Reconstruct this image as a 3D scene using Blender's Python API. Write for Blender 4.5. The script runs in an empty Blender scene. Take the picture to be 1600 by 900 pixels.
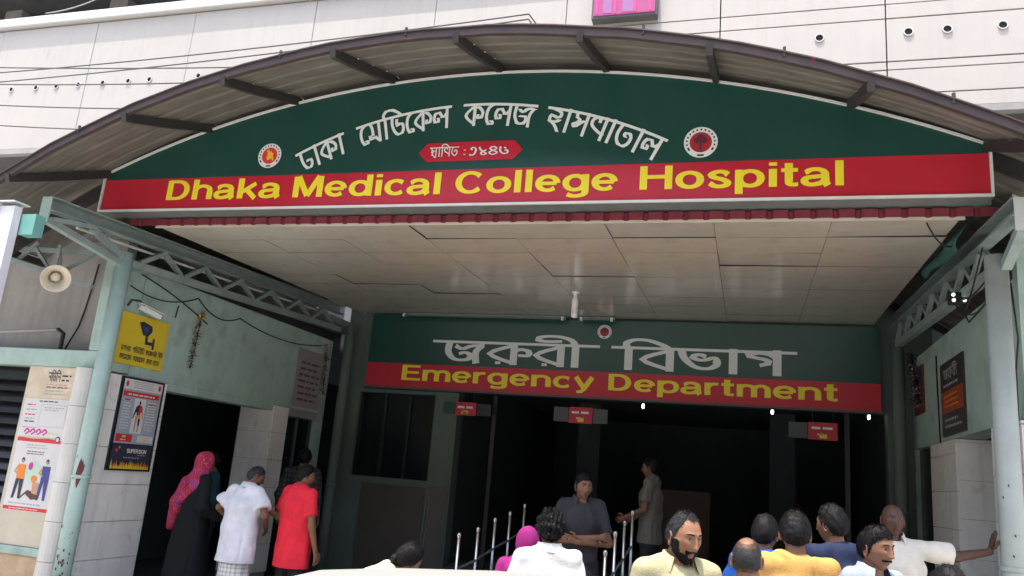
import bpy, bmesh, math, random
import numpy as np
from mathutils import Vector, Matrix

random.seed(7)
rng = np.random.default_rng(11)
SC = bpy.context.scene
COL = SC.collection
PI = math.pi

# ------------------------------------------------------------------ camera
FPX = 1250.4
YAW, PITCH, ROLL = .2973, .2321, .0839
CAMZ = 1.7
_fw = np.array([-math.sin(YAW)*math.cos(PITCH), math.cos(YAW)*math.cos(PITCH), math.sin(PITCH)])
_r = np.array([math.cos(YAW), math.sin(YAW), 0.])
_u = np.cross(_r, _fw)
_r2 = math.cos(ROLL)*_r + math.sin(ROLL)*_u
_u2 = -math.sin(ROLL)*_r + math.cos(ROLL)*_u
cam_d = bpy.data.cameras.new('camera')
cam_d.sensor_width = 36.0
cam_d.lens = 36.0*FPX/1600.0
cam_d.clip_start = .05
cam_d.clip_end = 2000
cam = bpy.data.objects.new('camera', cam_d)
cam.matrix_world = Matrix(((_r2[0], _u2[0], -_fw[0], 0), (_r2[1], _u2[1], -_fw[1], 0), (_r2[2], _u2[2], -_fw[2], CAMZ), (0, 0, 0, 1)))
COL.objects.link(cam)
SC.camera = cam

# ------------------------------------------------------------------ light
SUN_EL, SUN_AZ = math.radians(77), math.radians(200)      # azimuth clockwise from +Y: behind and a little left of the viewer
world = bpy.data.worlds.new('World')
SC.world = world
world.use_nodes = True
wn = world.node_tree
bg = wn.nodes['Background']
sky = wn.nodes.new('ShaderNodeTexSky')
sky.sky_type = 'NISHITA'
sky.sun_disc = False
sky.sun_elevation = SUN_EL
sky.sun_rotation = SUN_AZ
sky.air_density = 1.2
sky.dust_density = 4.0
wn.links.new(sky.outputs[0], bg.inputs[0])
bg.inputs[1].default_value = .15
sun_d = bpy.data.lights.new('sun', 'SUN')
sun_d.energy = 2.2
sun_d.angle = math.radians(.6)
sun_d.color = (1, .96, .9)
sun = bpy.data.objects.new('sun', sun_d)
sdir = Vector((math.sin(SUN_AZ)*math.cos(SUN_EL), math.cos(SUN_AZ)*math.cos(SUN_EL), math.sin(SUN_EL)))
sun.rotation_euler = (-sdir).to_track_quat('-Z', 'Y').to_euler()
sun.location = (0, -5, 30)
COL.objects.link(sun)
SC.view_settings.view_transform = 'Standard'
SC.view_settings.look = 'None'
SC.view_settings.exposure = 1.75
SC.view_settings.gamma = 1
SC.render.engine = 'CYCLES'
SC.cycles.max_bounces = 8
SC.cycles.diffuse_bounces = 5

# ------------------------------------------------------------------ materials
MATS = {}
def mat(name, col, rough=.6, var=.12, scale=6., bump=0., bscale=40., metal=0., col2=None, thr=(.4, .7), emit=None, spec=.5, stretch=(1, 1, 1), sheen=0, grime=0.):
    """base colour broken up by noise; col2 is a second colour (stains, chips) that a noise threshold lays over it"""
    if name in MATS: return MATS[name]
    m = bpy.data.materials.new(name); m.use_nodes = True
    nt = m.node_tree; N = nt.nodes; L = nt.links
    b = N['Principled BSDF']
    b.inputs['Roughness'].default_value = rough
    b.inputs['Metallic'].default_value = metal
    b.inputs['Specular IOR Level'].default_value = spec
    tc = N.new('ShaderNodeTexCoord'); mp = N.new('ShaderNodeMapping'); mp.inputs['Scale'].default_value = stretch
    L.new(tc.outputs['Object'], mp.inputs[0])
    n = N.new('ShaderNodeTexNoise'); n.inputs['Scale'].default_value = scale; n.inputs['Detail'].default_value = 6; n.inputs['Roughness'].default_value = .65
    L.new(mp.outputs[0], n.inputs[0])
    cr = N.new('ShaderNodeValToRGB')
    e = cr.color_ramp.elements
    e[0].position = .25; e[1].position = .75
    e[0].color = (*[c*(1-var) for c in col], 1); e[1].color = (*[min(1, c*(1+var)) for c in col], 1)
    L.new(n.outputs[0], cr.inputs[0])
    out = cr.outputs[0]
    if col2 is not None:
        n2 = N.new('ShaderNodeTexNoise'); n2.inputs['Scale'].default_value = scale*1.7; n2.inputs['Detail'].default_value = 8
        L.new(mp.outputs[0], n2.inputs[0])
        r2 = N.new('ShaderNodeValToRGB'); r2.color_ramp.elements[0].position = thr[0]; r2.color_ramp.elements[1].position = thr[1]
        L.new(n2.outputs[0], r2.inputs[0])
        mx = N.new('ShaderNodeMixRGB'); mx.inputs[2].default_value = (*col2, 1)
        L.new(r2.outputs[0], mx.inputs[0]); L.new(out, mx.inputs[1]); out = mx.outputs[0]
    if grime > 0:      # vertical run marks
        mp2 = N.new('ShaderNodeMapping'); mp2.inputs['Scale'].default_value = (9, 9, .7)
        L.new(tc.outputs['Object'], mp2.inputs[0])
        n3 = N.new('ShaderNodeTexNoise'); n3.inputs['Scale'].default_value = 1.4; n3.inputs['Detail'].default_value = 5
        L.new(mp2.outputs[0], n3.inputs[0])
        r3 = N.new('ShaderNodeValToRGB'); r3.color_ramp.elements[0].position = .5; r3.color_ramp.elements[1].position = .8
        r3.color_ramp.elements[1].color = (grime, grime, grime, 1)
        L.new(n3.outputs[0], r3.inputs[0])
        mx = N.new('ShaderNodeMixRGB'); mx.inputs[2].default_value = (*[c*.35 for c in col], 1)
        L.new(r3.outputs[0], mx.inputs[0]); L.new(out, mx.inputs[1]); out = mx.outputs[0]
    L.new(out, b.inputs['Base Color'])
    if bump > 0:
        n4 = N.new('ShaderNodeTexNoise'); n4.inputs['Scale'].default_value = bscale; n4.inputs['Detail'].default_value = 4
        L.new(mp.outputs[0], n4.inputs[0])
        bp = N.new('ShaderNodeBump'); bp.inputs['Strength'].default_value = bump; bp.inputs['Distance'].default_value = .01
        L.new(n4.outputs[0], bp.inputs['Height']); L.new(bp.outputs[0], b.inputs['Normal'])
    if emit:
        b.inputs['Emission Color'].default_value = (*emit[:3], 1); b.inputs['Emission Strength'].default_value = emit[3]
    MATS[name] = m
    return m

def cloth(name, col, col2=None, var=.10):
    return mat('cloth_'+name, col, .85, .16, 7, .35, 130, col2=tuple(c*.86 for c in col), thr=(.52, .85), spec=.2)

M_asphalt = mat('forecourt_concrete', (.42, .40, .37), .9, .2, 3, .5, 60)
M_concrete = mat('concrete', (.33, .32, .30), .85, .18, 4, .3, 30, grime=.4)
M_floor = mat('porch_tile', (.24, .235, .225), .5, .2, 5)
M_facade = mat('facade_panel', (.415, .382, .343), .5, .05, .8, grime=.12)
M_facade_w = mat('facade_coping', (.52, .51, .49), .5, .05, 2)
M_darkwall = mat('dark_plaster', (.10, .10, .10), .9, .3, 2, .2)
M_hole = mat('hole_black', (.01, .01, .01), .9)
M_sheet = mat('roof_sheet_underside', (.15, .142, .12), .55, .30, 2.2, col2=(.095, .08, .065), thr=(.52, .78), stretch=(1, 2.2, 1), grime=0)
M_purlin = mat('purlin_dark', (.028, .026, .026), .6, .3, 8)
M_edge = mat('roof_edge_maroon', (.042, .029, .029), .6, .3, 7, col2=(.2, .02, .03), thr=(.66, .72))
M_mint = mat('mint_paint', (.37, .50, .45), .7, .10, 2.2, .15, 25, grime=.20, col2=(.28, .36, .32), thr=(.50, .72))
M_mintshade = mat('mint_paint_shade', (.115, .15, .138), .7, .15, 2.5, .15, 25, grime=.3)  # mint paint darkened in its colour for the shade at the back
M_mintpipe = mat('mint_pipe_paint', (.36, .49, .45), .45, .12, 4, col2=(.13, .06, .05), thr=(.72, .74))
M_greypipe = mat('grey_pipe_paint', (.36, .40, .375), .45, .12, 4, col2=(.2, .15, .12), thr=(.74, .77))
M_steel = mat('truss_paint', (.25, .31, .30), .5, .22, 6, col2=(.16, .12, .10), thr=(.66, .8))
M_steel_light = mat('steel_light', (.50, .54, .54), .45, .12, 5)
M_teal = mat('teal_paint', (.13, .32, .285), .5, .12, 5)
M_tile = mat('white_tile', (.84, .82, .77), .3, .06, 5, grime=.30, col2=(.66, .63, .56), thr=(.58, .78))
M_cornertile = mat('corner_tile', (.60, .585, .55), .35, .08, 3, grime=.3)
M_cream = mat('cream_plaster', (.55, .50, .39), .8, .12, 3, .2, col2=(.45, .38, .27), thr=(.6, .8))
M_tan = mat('tan_plaster', (.50, .36, .22), .9, .2, 8, .4)
M_greyplaster = mat('grey_plaster', (.30, .29, .28), .9, .2, 1.6, .2, grime=.3)
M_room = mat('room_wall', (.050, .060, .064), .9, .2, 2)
M_louvre = mat('louvre_glass', (.015, .018, .02), .25)
M_darkglass = mat('dark_glass', (.01, .013, .015), .18, spec=.3)
M_frame = mat('dark_frame', (.06, .07, .07), .5)
M_ceil = mat('pvc_ceiling', (.58, .525, .44), .22, .10, 1.5, bump=.05, bscale=2.2, spec=.8, col2=(.42, .37, .30), thr=(.55, .8))
_b = M_ceil.node_tree.nodes['Principled BSDF']; _b.inputs['Coat Weight'].default_value = .85; _b.inputs['Coat Roughness'].default_value = .15; _b.inputs['Coat IOR'].default_value = 1.6
M_ceilgap = mat('ceiling_gap_shade', (.02, .02, .02), .9)
M_green = mat('sign_green', (.010, .055, .044), .32, .10, 2, bump=.10, bscale=2.5)
M_red = mat('sign_red', (.45, .018, .036), .32, .08, 2, bump=.10, bscale=2.5, grime=.10)
M_signframe = mat('sign_frame', (.62, .62, .60), .4, .1, 6)
M_yellow = mat('sign_yellow', (.78, .66, .03), .45, .04)
M_white = mat('sign_white', (.66, .70, .68), .45, .04)
M_maroon = mat('maroon_trim', (.16, .022, .035), .5, .25, 8)
M_soffit = mat('sign_soffit', (.13, .145, .135), .55, .2, 6)
M_chrome = mat('stainless', (.42, .42, .42), .3, .05, metal=1.)
M_black = mat('black_plastic', (.012, .012, .014), .4)
M_wire = mat('black_cable', (.012, .012, .012), .6)
M_greywire = mat('grey_cable', (.25, .25, .25), .6)
M_wiregrey = mat('dusty_cable', (.10, .10, .10), .7)
M_paper = mat('paper', (.62, .61, .595), .7, .04)
M_signyellow = mat('yellow_notice', (.70, .52, .03), .5, .06, 5)
M_ink = mat('ink_dark', (.03, .03, .05), .6)
M_inkred = mat('ink_red', (.60, .03, .03), .6)
M_inkmag = mat('ink_magenta', (.55, .03, .25), .6)
M_inkgrey = mat('ink_grey', (.35, .35, .36), .6)
M_inkblue = mat('ink_blue', (.05, .06, .22), .6)
M_posterblue = mat('poster_bluegrey', (.33, .39, .44), .5, .08, 14)
M_orange = mat('ink_orange', (.75, .22, .02), .6)
M_skinink = mat('ink_tan', (.55, .28, .18), .6)
M_greenink = mat('ink_green', (.25, .55, .3), .6)
M_gold = mat('gold_print', (.70, .45, .03), .5)
M_horn = mat('horn_cream', (.66, .60, .48), .5, .1)
M_tarp = mat('green_sheet', (.03, .11, .09), .6, .15, 6)
M_carpaint = mat('pale_car_paint', (.30, .305, .275), .32, .03, 3)
M_tyre = mat('tyre', (.02, .02, .02), .8)
M_carglass = mat('car_glass', (.02, .025, .03), .08)
M_led = mat('led_white', (.9, .9, .9), .4, emit=(1, 1, .95, 6))
M_bulb = mat('bulb_glass', (.80, .80, .76), .3, .02)
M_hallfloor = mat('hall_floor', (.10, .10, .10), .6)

# ------------------------------------------------------------------ helpers
def link(o): COL.objects.link(o); return o
def tag(o, label=None, cat=None, group=None, kind=None):
    if label: o['label'] = label
    if cat: o['category'] = cat
    if group: o['group'] = group
    if kind: o['kind'] = kind
    return o
def empty(name, loc=(0, 0, 0), rz=0):
    o = bpy.data.objects.new(name, None); link(o); o.location = loc; o.rotation_euler = (0, 0, rz); o.empty_display_size = .2
    return o
def thing(name, label, cat, loc=(0, 0, 0), group=None, rz=0):
    return tag(empty(name, loc, rz), label, cat, group)

class MB:
    """collects faces in world coordinates (or the parent's, when local=True) and links them as one mesh object"""
    def __init__(s): s.v = []; s.f = []; s.mi = []; s.ms = []
    def m(s, mt):
        if mt not in s.ms: s.ms.append(mt)
        return s.ms.index(mt)
    def poly(s, pts, mt=None, i=0):
        k = len(s.v); s.v += [tuple(p) for p in pts]; s.f.append(tuple(range(k, k+len(pts)))); s.mi.append(i if mt is None else s.m(mt))
    def box(s, x0, x1, y0, y1, z0, z1, R=None, c=None, mt=None):
        i = 0 if mt is None else s.m(mt)
        P = [(x, y, z) for z in (z0, z1) for y in (y0, y1) for x in (x0, x1)]
        if R is not None: P = [tuple(R @ Vector(p) + (Vector(c) if c is not None else Vector())) for p in P]
        k = len(s.v); s.v += P
        for q in ((0, 2, 3, 1), (4, 5, 7, 6), (0, 1, 5, 4), (2, 6, 7, 3), (0, 4, 6, 2), (1, 3, 7, 5)):
            s.f.append(tuple(k+a for a in q)); s.mi.append(i)
    def bar(s, a, b, w, h, up=(0, 0, 1), mt=None):
        a, b = Vector(a), Vector(b); d = b-a; L = d.length; d.normalize(); up = Vector(up)
        x = d.cross(up)
        if x.length < 1e-4: x = d.cross(Vector((1, 0, 0)))
        x.normalize(); z = x.cross(d)
        R = Matrix((x, d, z)).transposed()
        s.box(-w/2, w/2, 0, L, -h/2, h/2, R, a, mt)
    def tube(s, pts, r, n=10, mt=None, cap=True):
        i = 0 if mt is None else s.m(mt)
        pts = [Vector(p) for p in pts]; rs = r if isinstance(r, (list, tuple)) else [r]*len(pts)
        k = len(s.v); prev = None
        for j, p in enumerate(pts):
            d = (pts[min(j+1, len(pts)-1)]-pts[max(j-1, 0)]).normalized()
            if prev is None:
                x = d.cross(Vector((0, 0, 1)))
                if x.length < 1e-3: x = d.cross(Vector((1, 0, 0)))
            else: x = prev - d*prev.dot(d)
            x.normalize(); prev = x; y = d.cross(x)
            for q in range(n):
                a = 2*PI*q/n; s.v.append(tuple(p + x*math.cos(a)*rs[j] + y*math.sin(a)*rs[j]))
        for j in range(len(pts)-1):
            for q in range(n):
                a, b = k+j*n+q, k+j*n+(q+1) % n
                s.f.append((a, b, b+n, a+n)); s.mi.append(i)
        if cap:
            s.f.append(tuple(k+q for q in range(n))[::-1]); s.mi.append(i)
            s.f.append(tuple(k+(len(pts)-1)*n+q for q in range(n))); s.mi.append(i)
    def lathe(s, prof, n=24, o=(0, 0, 0), R=None, mt=None):
        i = 0 if mt is None else s.m(mt)
        R = R or Matrix.Identity(3); o = Vector(o); k = len(s.v)
        for r, z in prof:
            for q in range(n):
                a = 2*PI*q/n; s.v.append(tuple(o + R @ Vector((r*math.cos(a), r*math.sin(a), z))))
        for j in range(len(prof)-1):
            for q in range(n):
                a, b = k+j*n+q, k+j*n+(q+1) % n
                s.f.append((a, b, b+n, a+n)); s.mi.append(i)
    def build(s, name, mt=None, parent=None, smooth=False, bevel=0):
        me = bpy.data.meshes.new(name); me.from_pydata(s.v, [], s.f)
        for x in ([mt] if mt is not None and not s.ms else s.ms): me.materials.append(x)
        me.polygons.foreach_set('material_index', s.mi)
        if smooth: me.polygons.foreach_set('use_smooth', [True]*len(s.f))
        me.update()
        o = link(bpy.data.objects.new(name, me))
        if parent is not None:
            o.parent = parent
            o.matrix_parent_inverse = parent_inv(parent)
        if bevel:
            md = o.modifiers.new('bevel', 'BEVEL'); md.width = bevel; md.segments = 2; md.limit_method = 'ANGLE'
        return o
def parent_inv(p):
    m = Matrix.Identity(4); c = p
    ch = []
    while c is not None: ch.append(c); c = c.parent
    for q in reversed(ch):
        m = m @ q.matrix_parent_inverse @ Matrix.LocRotScale(q.location, q.rotation_euler, q.scale)
    return m.inverted()
def one(name, mt, parent, fn, **k):
    b = MB(); fn(b); return b.build(name, mt, parent, **k)
def boxo(name, mt, parent, *a, bevel=0): return one(name, mt, parent, lambda b: b.box(*a), bevel=bevel)
def tagone(o, *a, **k): return tag(o, *a, **k)
def copy_of(o, parent, dloc=(0, 0, 0)):
    c = o.copy(); link(c)
    if parent is not None: c.parent = parent; c.matrix_parent_inverse = o.matrix_parent_inverse
    c.location = Vector(o.location)+Vector(dloc)
    return c

# ------------------------------------------------------------------ stroke lettering
def arc(cx, cy, rx, ry, a0, a1, n=12):
    return [(cx+rx*math.cos(math.radians(a0+(a1-a0)*i/n)), cy+ry*math.sin(math.radians(a0+(a1-a0)*i/n))) for i in range(n+1)]
def cat(pts, n=5):
    if len(pts) < 3: return pts
    P = [pts[0]]+list(pts)+[pts[-1]]; out = []
    for i in range(1, len(P)-2):
        p0, p1, p2, p3 = P[i-1:i+3]
        for j in range(n):
            t = j/n
            out.append(tuple(.5*((2*p1[q])+(-p0[q]+p2[q])*t+(2*p0[q]-5*p1[q]+4*p2[q]-p3[q])*t*t+(-p0[q]+3*p1[q]-3*p2[q]+p3[q])*t**3) for q in (0, 1)))
    out.append(tuple(P[-2])); return out
XH = .73
LAT = {
 'D': (.95, [[(.14, 0), (.14, 1)], [(.14, .93), (.42, .93)]+arc(.42, .5, .37, .43, 90, -90, 16)+[(.14, .07)]]),
 'E': (.86, [[(.14, 0), (.14, 1)], [(.14, .93), (.80, .93)], [(.14, .52), (.76, .52)], [(.14, .07), (.83, .07)]]),
 'M': (1.12, [[(.13, 0), (.13, 1)], [(.99, 0), (.99, 1)], [(.18, 1), (.56, .06)], [(.94, 1), (.56, .06)]]),
 'H': (1.0, [[(.14, 0), (.14, 1)], [(.86, 0), (.86, 1)], [(.14, .53), (.86, .53)]]),
 'C': (1.0, [arc(.52, .5, .39, .44, 38, 322, 24)]),
 'h': (.80, [[(.12, 0), (.12, 1)], [(.12, .38)]+arc(.40, .42, .27, .25, 170, 0, 10)+[(.67, 0)]]),
 'n': (.80, [[(.12, 0), (.12, XH)], [(.12, .38)]+arc(.40, .42, .27, .25, 170, 0, 10)+[(.67, 0)]]),
 'm': (1.2, [[(.12, 0), (.12, XH)], [(.12, .38)]+arc(.37, .42, .24, .25, 170, 0, 10)+[(.61, 0)], [(.61, .38)]+arc(.85, .42, .23, .25, 170, 0, 10)+[(1.08, 0)]]),
 'r': (.54, [[(.12, 0), (.12, XH)], [(.12, .38)]+arc(.40, .36, .28, .31, 170, 80, 8)+[(.50, .66)]]),
 'a': (.78, [[(.10, .54)]+arc(.36, .46, .25, .21, 150, 10, 10)+[(.62, .14), (.68, .0)], [(.61, .40), (.33, .37)]+arc(.28, .21, .20, .155, 95, 280, 12)+[(.48, .10), (.61, .24)]]),
 'k': (.76, [[(.12, 0), (.12, 1)], [(.66, XH), (.14, .28)], [(.34, .44), (.68, 0)]]),
 'e': (.80, [arc(.40, .365, .29, .305, -42, -360, 24), [(.10, .365), (.68, .365)]]),
 'd': (.84, [[(.71, 0), (.71, 1)], arc(.40, .365, .29, .305, 0, 360, 24)]),
 'o': (.82, [arc(.41, .365, .30, .305, 0, 360, 24)]),
 'p': (.84, [[(.13, -.27), (.13, XH)], arc(.43, .365, .29, .305, 0, 360, 24)]),
 'g': (.84, [[(.71, XH), (.71, -.05)]+arc(.42, -.04, .29, .17, 0, -150, 12), arc(.40, .365, .29, .305, 0, 360, 24)]),
 'c': (.74, [arc(.40, .365, .29, .305, 42, 318, 20)]),
 'i': (.30, [[(.15, 0), (.15, XH)], [(.15, .86), (.15, 1.0)]]),
 'l': (.30, [[(.15, 0), (.15, 1)]]),
 't': (.50, [[(.22, .95), (.22, .2)]+arc(.35, .17, .13, .10, 180, 275, 6)+[(.46, .08)], [(.02, .66), (.46, .66)]]),
 's': (.72, [cat([(.60, .54), (.48, .66), (.28, .66), (.14, .54), (.26, .42), (.46, .34), (.60, .20), (.48, .07), (.26, .07), (.10, .20)], 4)]),
 'y': (.78, [[(.08, XH), (.40, .04)], [(.70, XH), (.40, .0), (.30, -.19), (.12, -.20)]]),
 'S': (.86, [cat([(.74, .76), (.60, .92), (.34, .93), (.14, .76), (.30, .56), (.58, .46), (.74, .26), (.56, .07), (.28, .07), (.10, .26)], 4)]),
 'U': (.92, [[(.14, 1), (.14, .36)]+arc(.46, .36, .32, .29, 180, 360, 12)+[(.78, 1)]]),
 'P': (.86, [[(.14, 0), (.14, 1)], [(.14, .93), (.46, .93)]+arc(.46, .70, .28, .23, 90, -90, 10)+[(.14, .47)]]),
 'R': (.92, [[(.14, 0), (.14, 1)], [(.14, .93), (.46, .93)]+arc(.46, .72, .28, .21, 90, -90, 10)+[(.14, .51)], [(.46, .5), (.80, 0)]]),
 'I': (.30, [[(.15, 0), (.15, 1)]]),
 'G': (1.0, [arc(.52, .5, .39, .44, 38, 340, 24)+[(.9, .46), (.6, .46)]]),
 'N': (.95, [[(.14, 0), (.14, 1)], [(.14, .98), (.80, .02)], [(.80, 0), (.80, 1)]]),
}
BEN = {   # matra line at 1, foot at 0
 'dha': (.64, [[(.14, 1), (.14, .50), (.22, .20), (.36, .10), (.50, .22), (.52, .42), (.42, .50), (.34, .42)]]),
 'aa': (.30, [[(.15, 1.10), (.15, 0)]]),
 'ka': (.80, [[(.40, 1), (.40, 0)], [(.38, .94), (.06, .50), (.40, .10)], [(.40, .90), (.58, .84), (.72, .64), (.68, .42), (.54, .38), (.55, .54)]]),
 'e': (.38, [[(.34, 1), (.16, .84), (.09, .52), (.13, .20), (.26, .06), (.36, .14), (.28, .24)]]),
 'ma': (.66, [[(.52, 1), (.52, 0)], [(.14, 1), (.22, .78), (.23, .44), (.12, .38), (.10, .26), (.20, .20), (.28, .32), (.52, .03)]]),
 'da': (.66, [[(.14, 1), (.12, .60), (.22, .24), (.40, .10), (.56, .22), (.58, .50), (.46, .62), (.37, .52), (.31, .66), (.34, .86)]]),
 'i': (.32, [[(.15, 1.0), (.15, 0)], [(.15, 1), (.10, 1.18), (.24, 1.36), (.48, 1.36), (.72, 1.18), (.86, 1.0)]]),
 'la': (.74, [[(.60, 1), (.60, 0)], [(.22, .54), (.26, .40), (.16, .32), (.07, .45), (.10, .68), (.24, .78), (.36, .66), (.43, .52), (.52, .60), (.60, .74)]]),
 'ja': (.84, [[(.10, 1), (.08, .52), (.22, .18), (.44, .16), (.54, .34), (.44, .50), (.30, .44)], [(.22, .82), (.36, .68), (.54, .82), (.80, .88)], [(.78, .88), (.64, .55), (.66, .0)]]),
 'ha': (.64, [[(.16, 1), (.44, .88), (.50, .72), (.36, .62), (.18, .70), (.10, .58), (.14, .42), (.36, .44), (.50, .54)], [(.16, .42), (.36, .24), (.52, -.02)]]),
 'sa': (.70, [[(.56, 1.08), (.56, 0)], [(.14, 1), (.17, .80), (.28, .70), (.22, .56), (.10, .46), (.16, .36), (.28, .46), (.42, .62), (.56, .64)]]),
 'pa': (.70, [[(.56, 1.08), (.56, 0)], [(.57, .28), (.34, .40), (.11, .58), (.07, .80), (.19, .96), (.33, .90), (.34, .76)]]),
 'ta': (.76, [[(.16, 1), (.10, .56), (.20, .22), (.42, .10), (.60, .26), (.62, .56), (.48, .70), (.36, .60), (.44, .48)]]),
 'ba': (.66, [[(.55, 1), (.55, 0)], [(.54, .92), (.08, .50), (.54, .08)]]),
 'ra': (.66, [[(.55, 1), (.55, 0)], [(.54, .92), (.08, .50), (.54, .08)], [(.20, .08), (.30, .08)]]),
 'ru': (.90, [[(.55, 1), (.55, 0)], [(.54, .92), (.08, .50), (.54, .08)], [(.20, .08), (.30, .08)], [(.56, .66), (.70, .74), (.84, .64), (.80, .46), (.64, .46)]]),
 'ii': (.36, [[(.16, 1.06), (.16, 0)], [(.16, 1), (.06, 1.26), (-.18, 1.40), (-.46, 1.38), (-.56, 1.24), (-.42, 1.16), (-.10, 1.18)]]),
 'bha': (.80, [[(.08, 1), (.14, .62), (.32, .26), (.54, .20), (.68, .40), (.64, .66), (.52, .60), (.40, .56), (.28, .68), (.38, .80), (.50, .72)]]),
 'ga': (.72, [[(.56, 1.10), (.56, 0)], [(.57, .72), (.44, .90), (.26, .95), (.08, .84), (.20, .76), (.36, .68), (.42, .54), (.28, .42)]]),
 'stha': (.78, [[(.60, 1.0), (.60, -.10)], [(.12, 1), (.16, .82), (.28, .74), (.20, .62), (.12, .52), (.28, .52), (.44, .66), (.60, .68)], [(.20, .46), (.30, .34), (.20, .22), (.34, .16), (.44, .02), (.60, -.12)]]),
 'na': (.70, [[(.56, 1), (.56, 0)], [(.08, .56), (.20, .66), (.34, .58), (.56, .40)], [(.12, .52), (.18, .44)]]),
 'ya': (.66, [[(.54, 1), (.54, 0)], [(.12, 1), (.10, .72), (.28, .62), (.10, .42), (.54, .14)]]),
 'cha': (.66, [[(.14, 1), (.12, .5), (.26, .16), (.46, .30), (.52, .62), (.36, .74)]]),
 'a': (1.0, [[(.14, .84), (.30, .72), (.10, .5), (.26, .14), (.46, .26), (.44, .56), (.68, .58)], [(.70, 1), (.70, 0)]]),
 'colon': (.5, [[(.25, .62), (.25, .70)], [(.25, .12), (.25, .20)]]),
 '1': (.5, [[(.04, .14), (.18, .03), (.34, .20), (.41, .54), (.36, .82), (.22, .90), (.13, .76), (.22, .64)]]),
 '9': (.62, [[(.10, .92), (.20, .60), (.40, .34), (.54, .16), (.34, .06), (.22, .22), (.36, .46), (.54, .56)]]),
 '4': (.62, [[(.30, .50), (.50, .72), (.30, .92), (.12, .72), (.30, .50), (.54, .26), (.30, .04), (.08, .26), (.30, .50)]]),
 '6': (.66, [[(.10, .90), (.10, .40), (.30, .10), (.52, .18), (.50, .46), (.34, .44)], [(.30, .80), (.44, .66)]]),
}
NOMATRA = {'colon', '1', '9', '4', '6'}
def ribbon(mb, pts, a, b, fr, dz, mt=None, cat_=False):
    """stroke with an elliptical pen (a across, b up); fr maps (x, y, lift) to a point"""
    P = []
    for p in pts:
        if not P or math.hypot(p[0]-P[-1][0], p[1]-P[-1][1]) > 1e-5: P.append(p)
    if len(P) < 2: return
    closed = math.hypot(P[0][0]-P[-1][0], P[0][1]-P[-1][1]) < 1e-4 and len(P) > 4
    Lp, Rp = [], []
    for i, p in enumerate(P):
        if closed and i in (0, len(P)-1): t = (P[1][0]-P[-2][0], P[1][1]-P[-2][1])
        else:
            q, r = P[max(i-1, 0)], P[min(i+1, len(P)-1)]; t = (r[0]-q[0], r[1]-q[1])
        l = math.hypot(*t) or 1; nx, ny = -t[1]/l, t[0]/l
        w = math.hypot(a*nx, b*ny)
        Lp.append((p[0]+nx*w, p[1]+ny*w)); Rp.append((p[0]-nx*w, p[1]-ny*w))
    k = len(mb.v); i0 = 0 if mt is None else mb.m(mt)
    k0 = k
    for l, r in zip(Lp, Rp): mb.v.append(tuple(fr(*l, dz+8e-5*(k-k0)))); mb.v.append(tuple(fr(*r, dz+8e-5*(k-k0)))); k0 -= 1
    for i in range(len(P)-1):
        mb.f.append((k+2*i, k+2*i+1, k+2*i+3, k+2*i+2)); mb.mi.append(i0)
def latin(mb, text, x0, x1, z0, h, fr, a=.105, b=.072, lift=.004, mt=None, gap=.05):
    w = sum(LAT[c][0]+gap for c in text)-gap; sx = (x1-x0)/w; x = 0; j = 0
    for c in text:
        cw, st = LAT[c]
        for s in st:
            ribbon(mb, [((x+px)*sx+x0, z0+py*h) for px, py in s], a*sx, b*h, fr, lift+.0005*(j % 6), mt); j += 1
        x += cw+gap
def bengali(mb, glyphs, x0, x1, z0, h, fr, a=.06, b=.04, lift=.004, mt=None, over=.06):
    w = sum(BEN[g][0] for g in glyphs); sx = (x1-x0)/w; x = 0; j = 0; run = None
    for g in glyphs+['end']:
        if g == 'end' or g in NOMATRA:
            if run is not None:
                ribbon(mb, [((run-over+(x+over-run+over)*q/10)*sx+x0, z0+h) for q in range(11)], a*sx, b*h, fr, lift+.0045, mt); run = None
            if g == 'end': break
        elif run is None: run = x
        cw, st = BEN[g]
        for s in st:
            pts = cat(s, 4) if len(s) > 2 else [(s[0][0]+(s[1][0]-s[0][0])*q/3, s[0][1]+(s[1][1]-s[0][1])*q/3) for q in range(4)]
            ribbon(mb, [((x+px)*sx+x0, z0+py*h) for px, py in pts], a*sx, b*h, fr, lift+.0005*(j % 8), mt); j += 1
        x += cw
def disc(mb, cx, cy, rx, ry, fr, dz, mt, n=28):
    mb.poly([fr(cx+rx*math.cos(2*PI*i/n), cy+ry*math.sin(2*PI*i/n), dz) for i in range(n)], mt)
def flat(mb, pts, fr, dz, mt): mb.poly([fr(x, y, dz) for x, y in pts], mt)
def rect(mb, x0, x1, y0, y1, fr, dz, mt): flat(mb, [(x0, y0), (x1, y0), (x1, y1), (x0, y1)], fr, dz, mt)
def scribble(mb, x0, x1, y0, y1, fr, dz, mt, rows, seed=0, fill=.9):
    """rows of small illegible print"""
    R = random.Random(seed); rh = (y1-y0)/rows
    for r in range(rows):
        x = x0+R.random()*.06*(x1-x0); end = x1-R.random()*.25*(x1-x0)
        while x < end:
            w = rh*R.uniform(.8, 2.2); w = min(w, end-x)
            yb = y1-(r+.72)*rh
            rect(mb, x, x+w, yb, yb+rh*.42*fill, fr, dz, mt)
            x += w+rh*.35
def FY(y0):  return lambda x, z, d: (x, y0-d, z)          # a sheet facing -y
def FXp(x0): return lambda y, z, d: (x0+d, y, z)          # a sheet facing +x, read from +x with y growing to the right
def FXm(x0): return lambda y, z, d: (x0-d, -y, z)         # a sheet facing -x; first coordinate is -y

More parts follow.
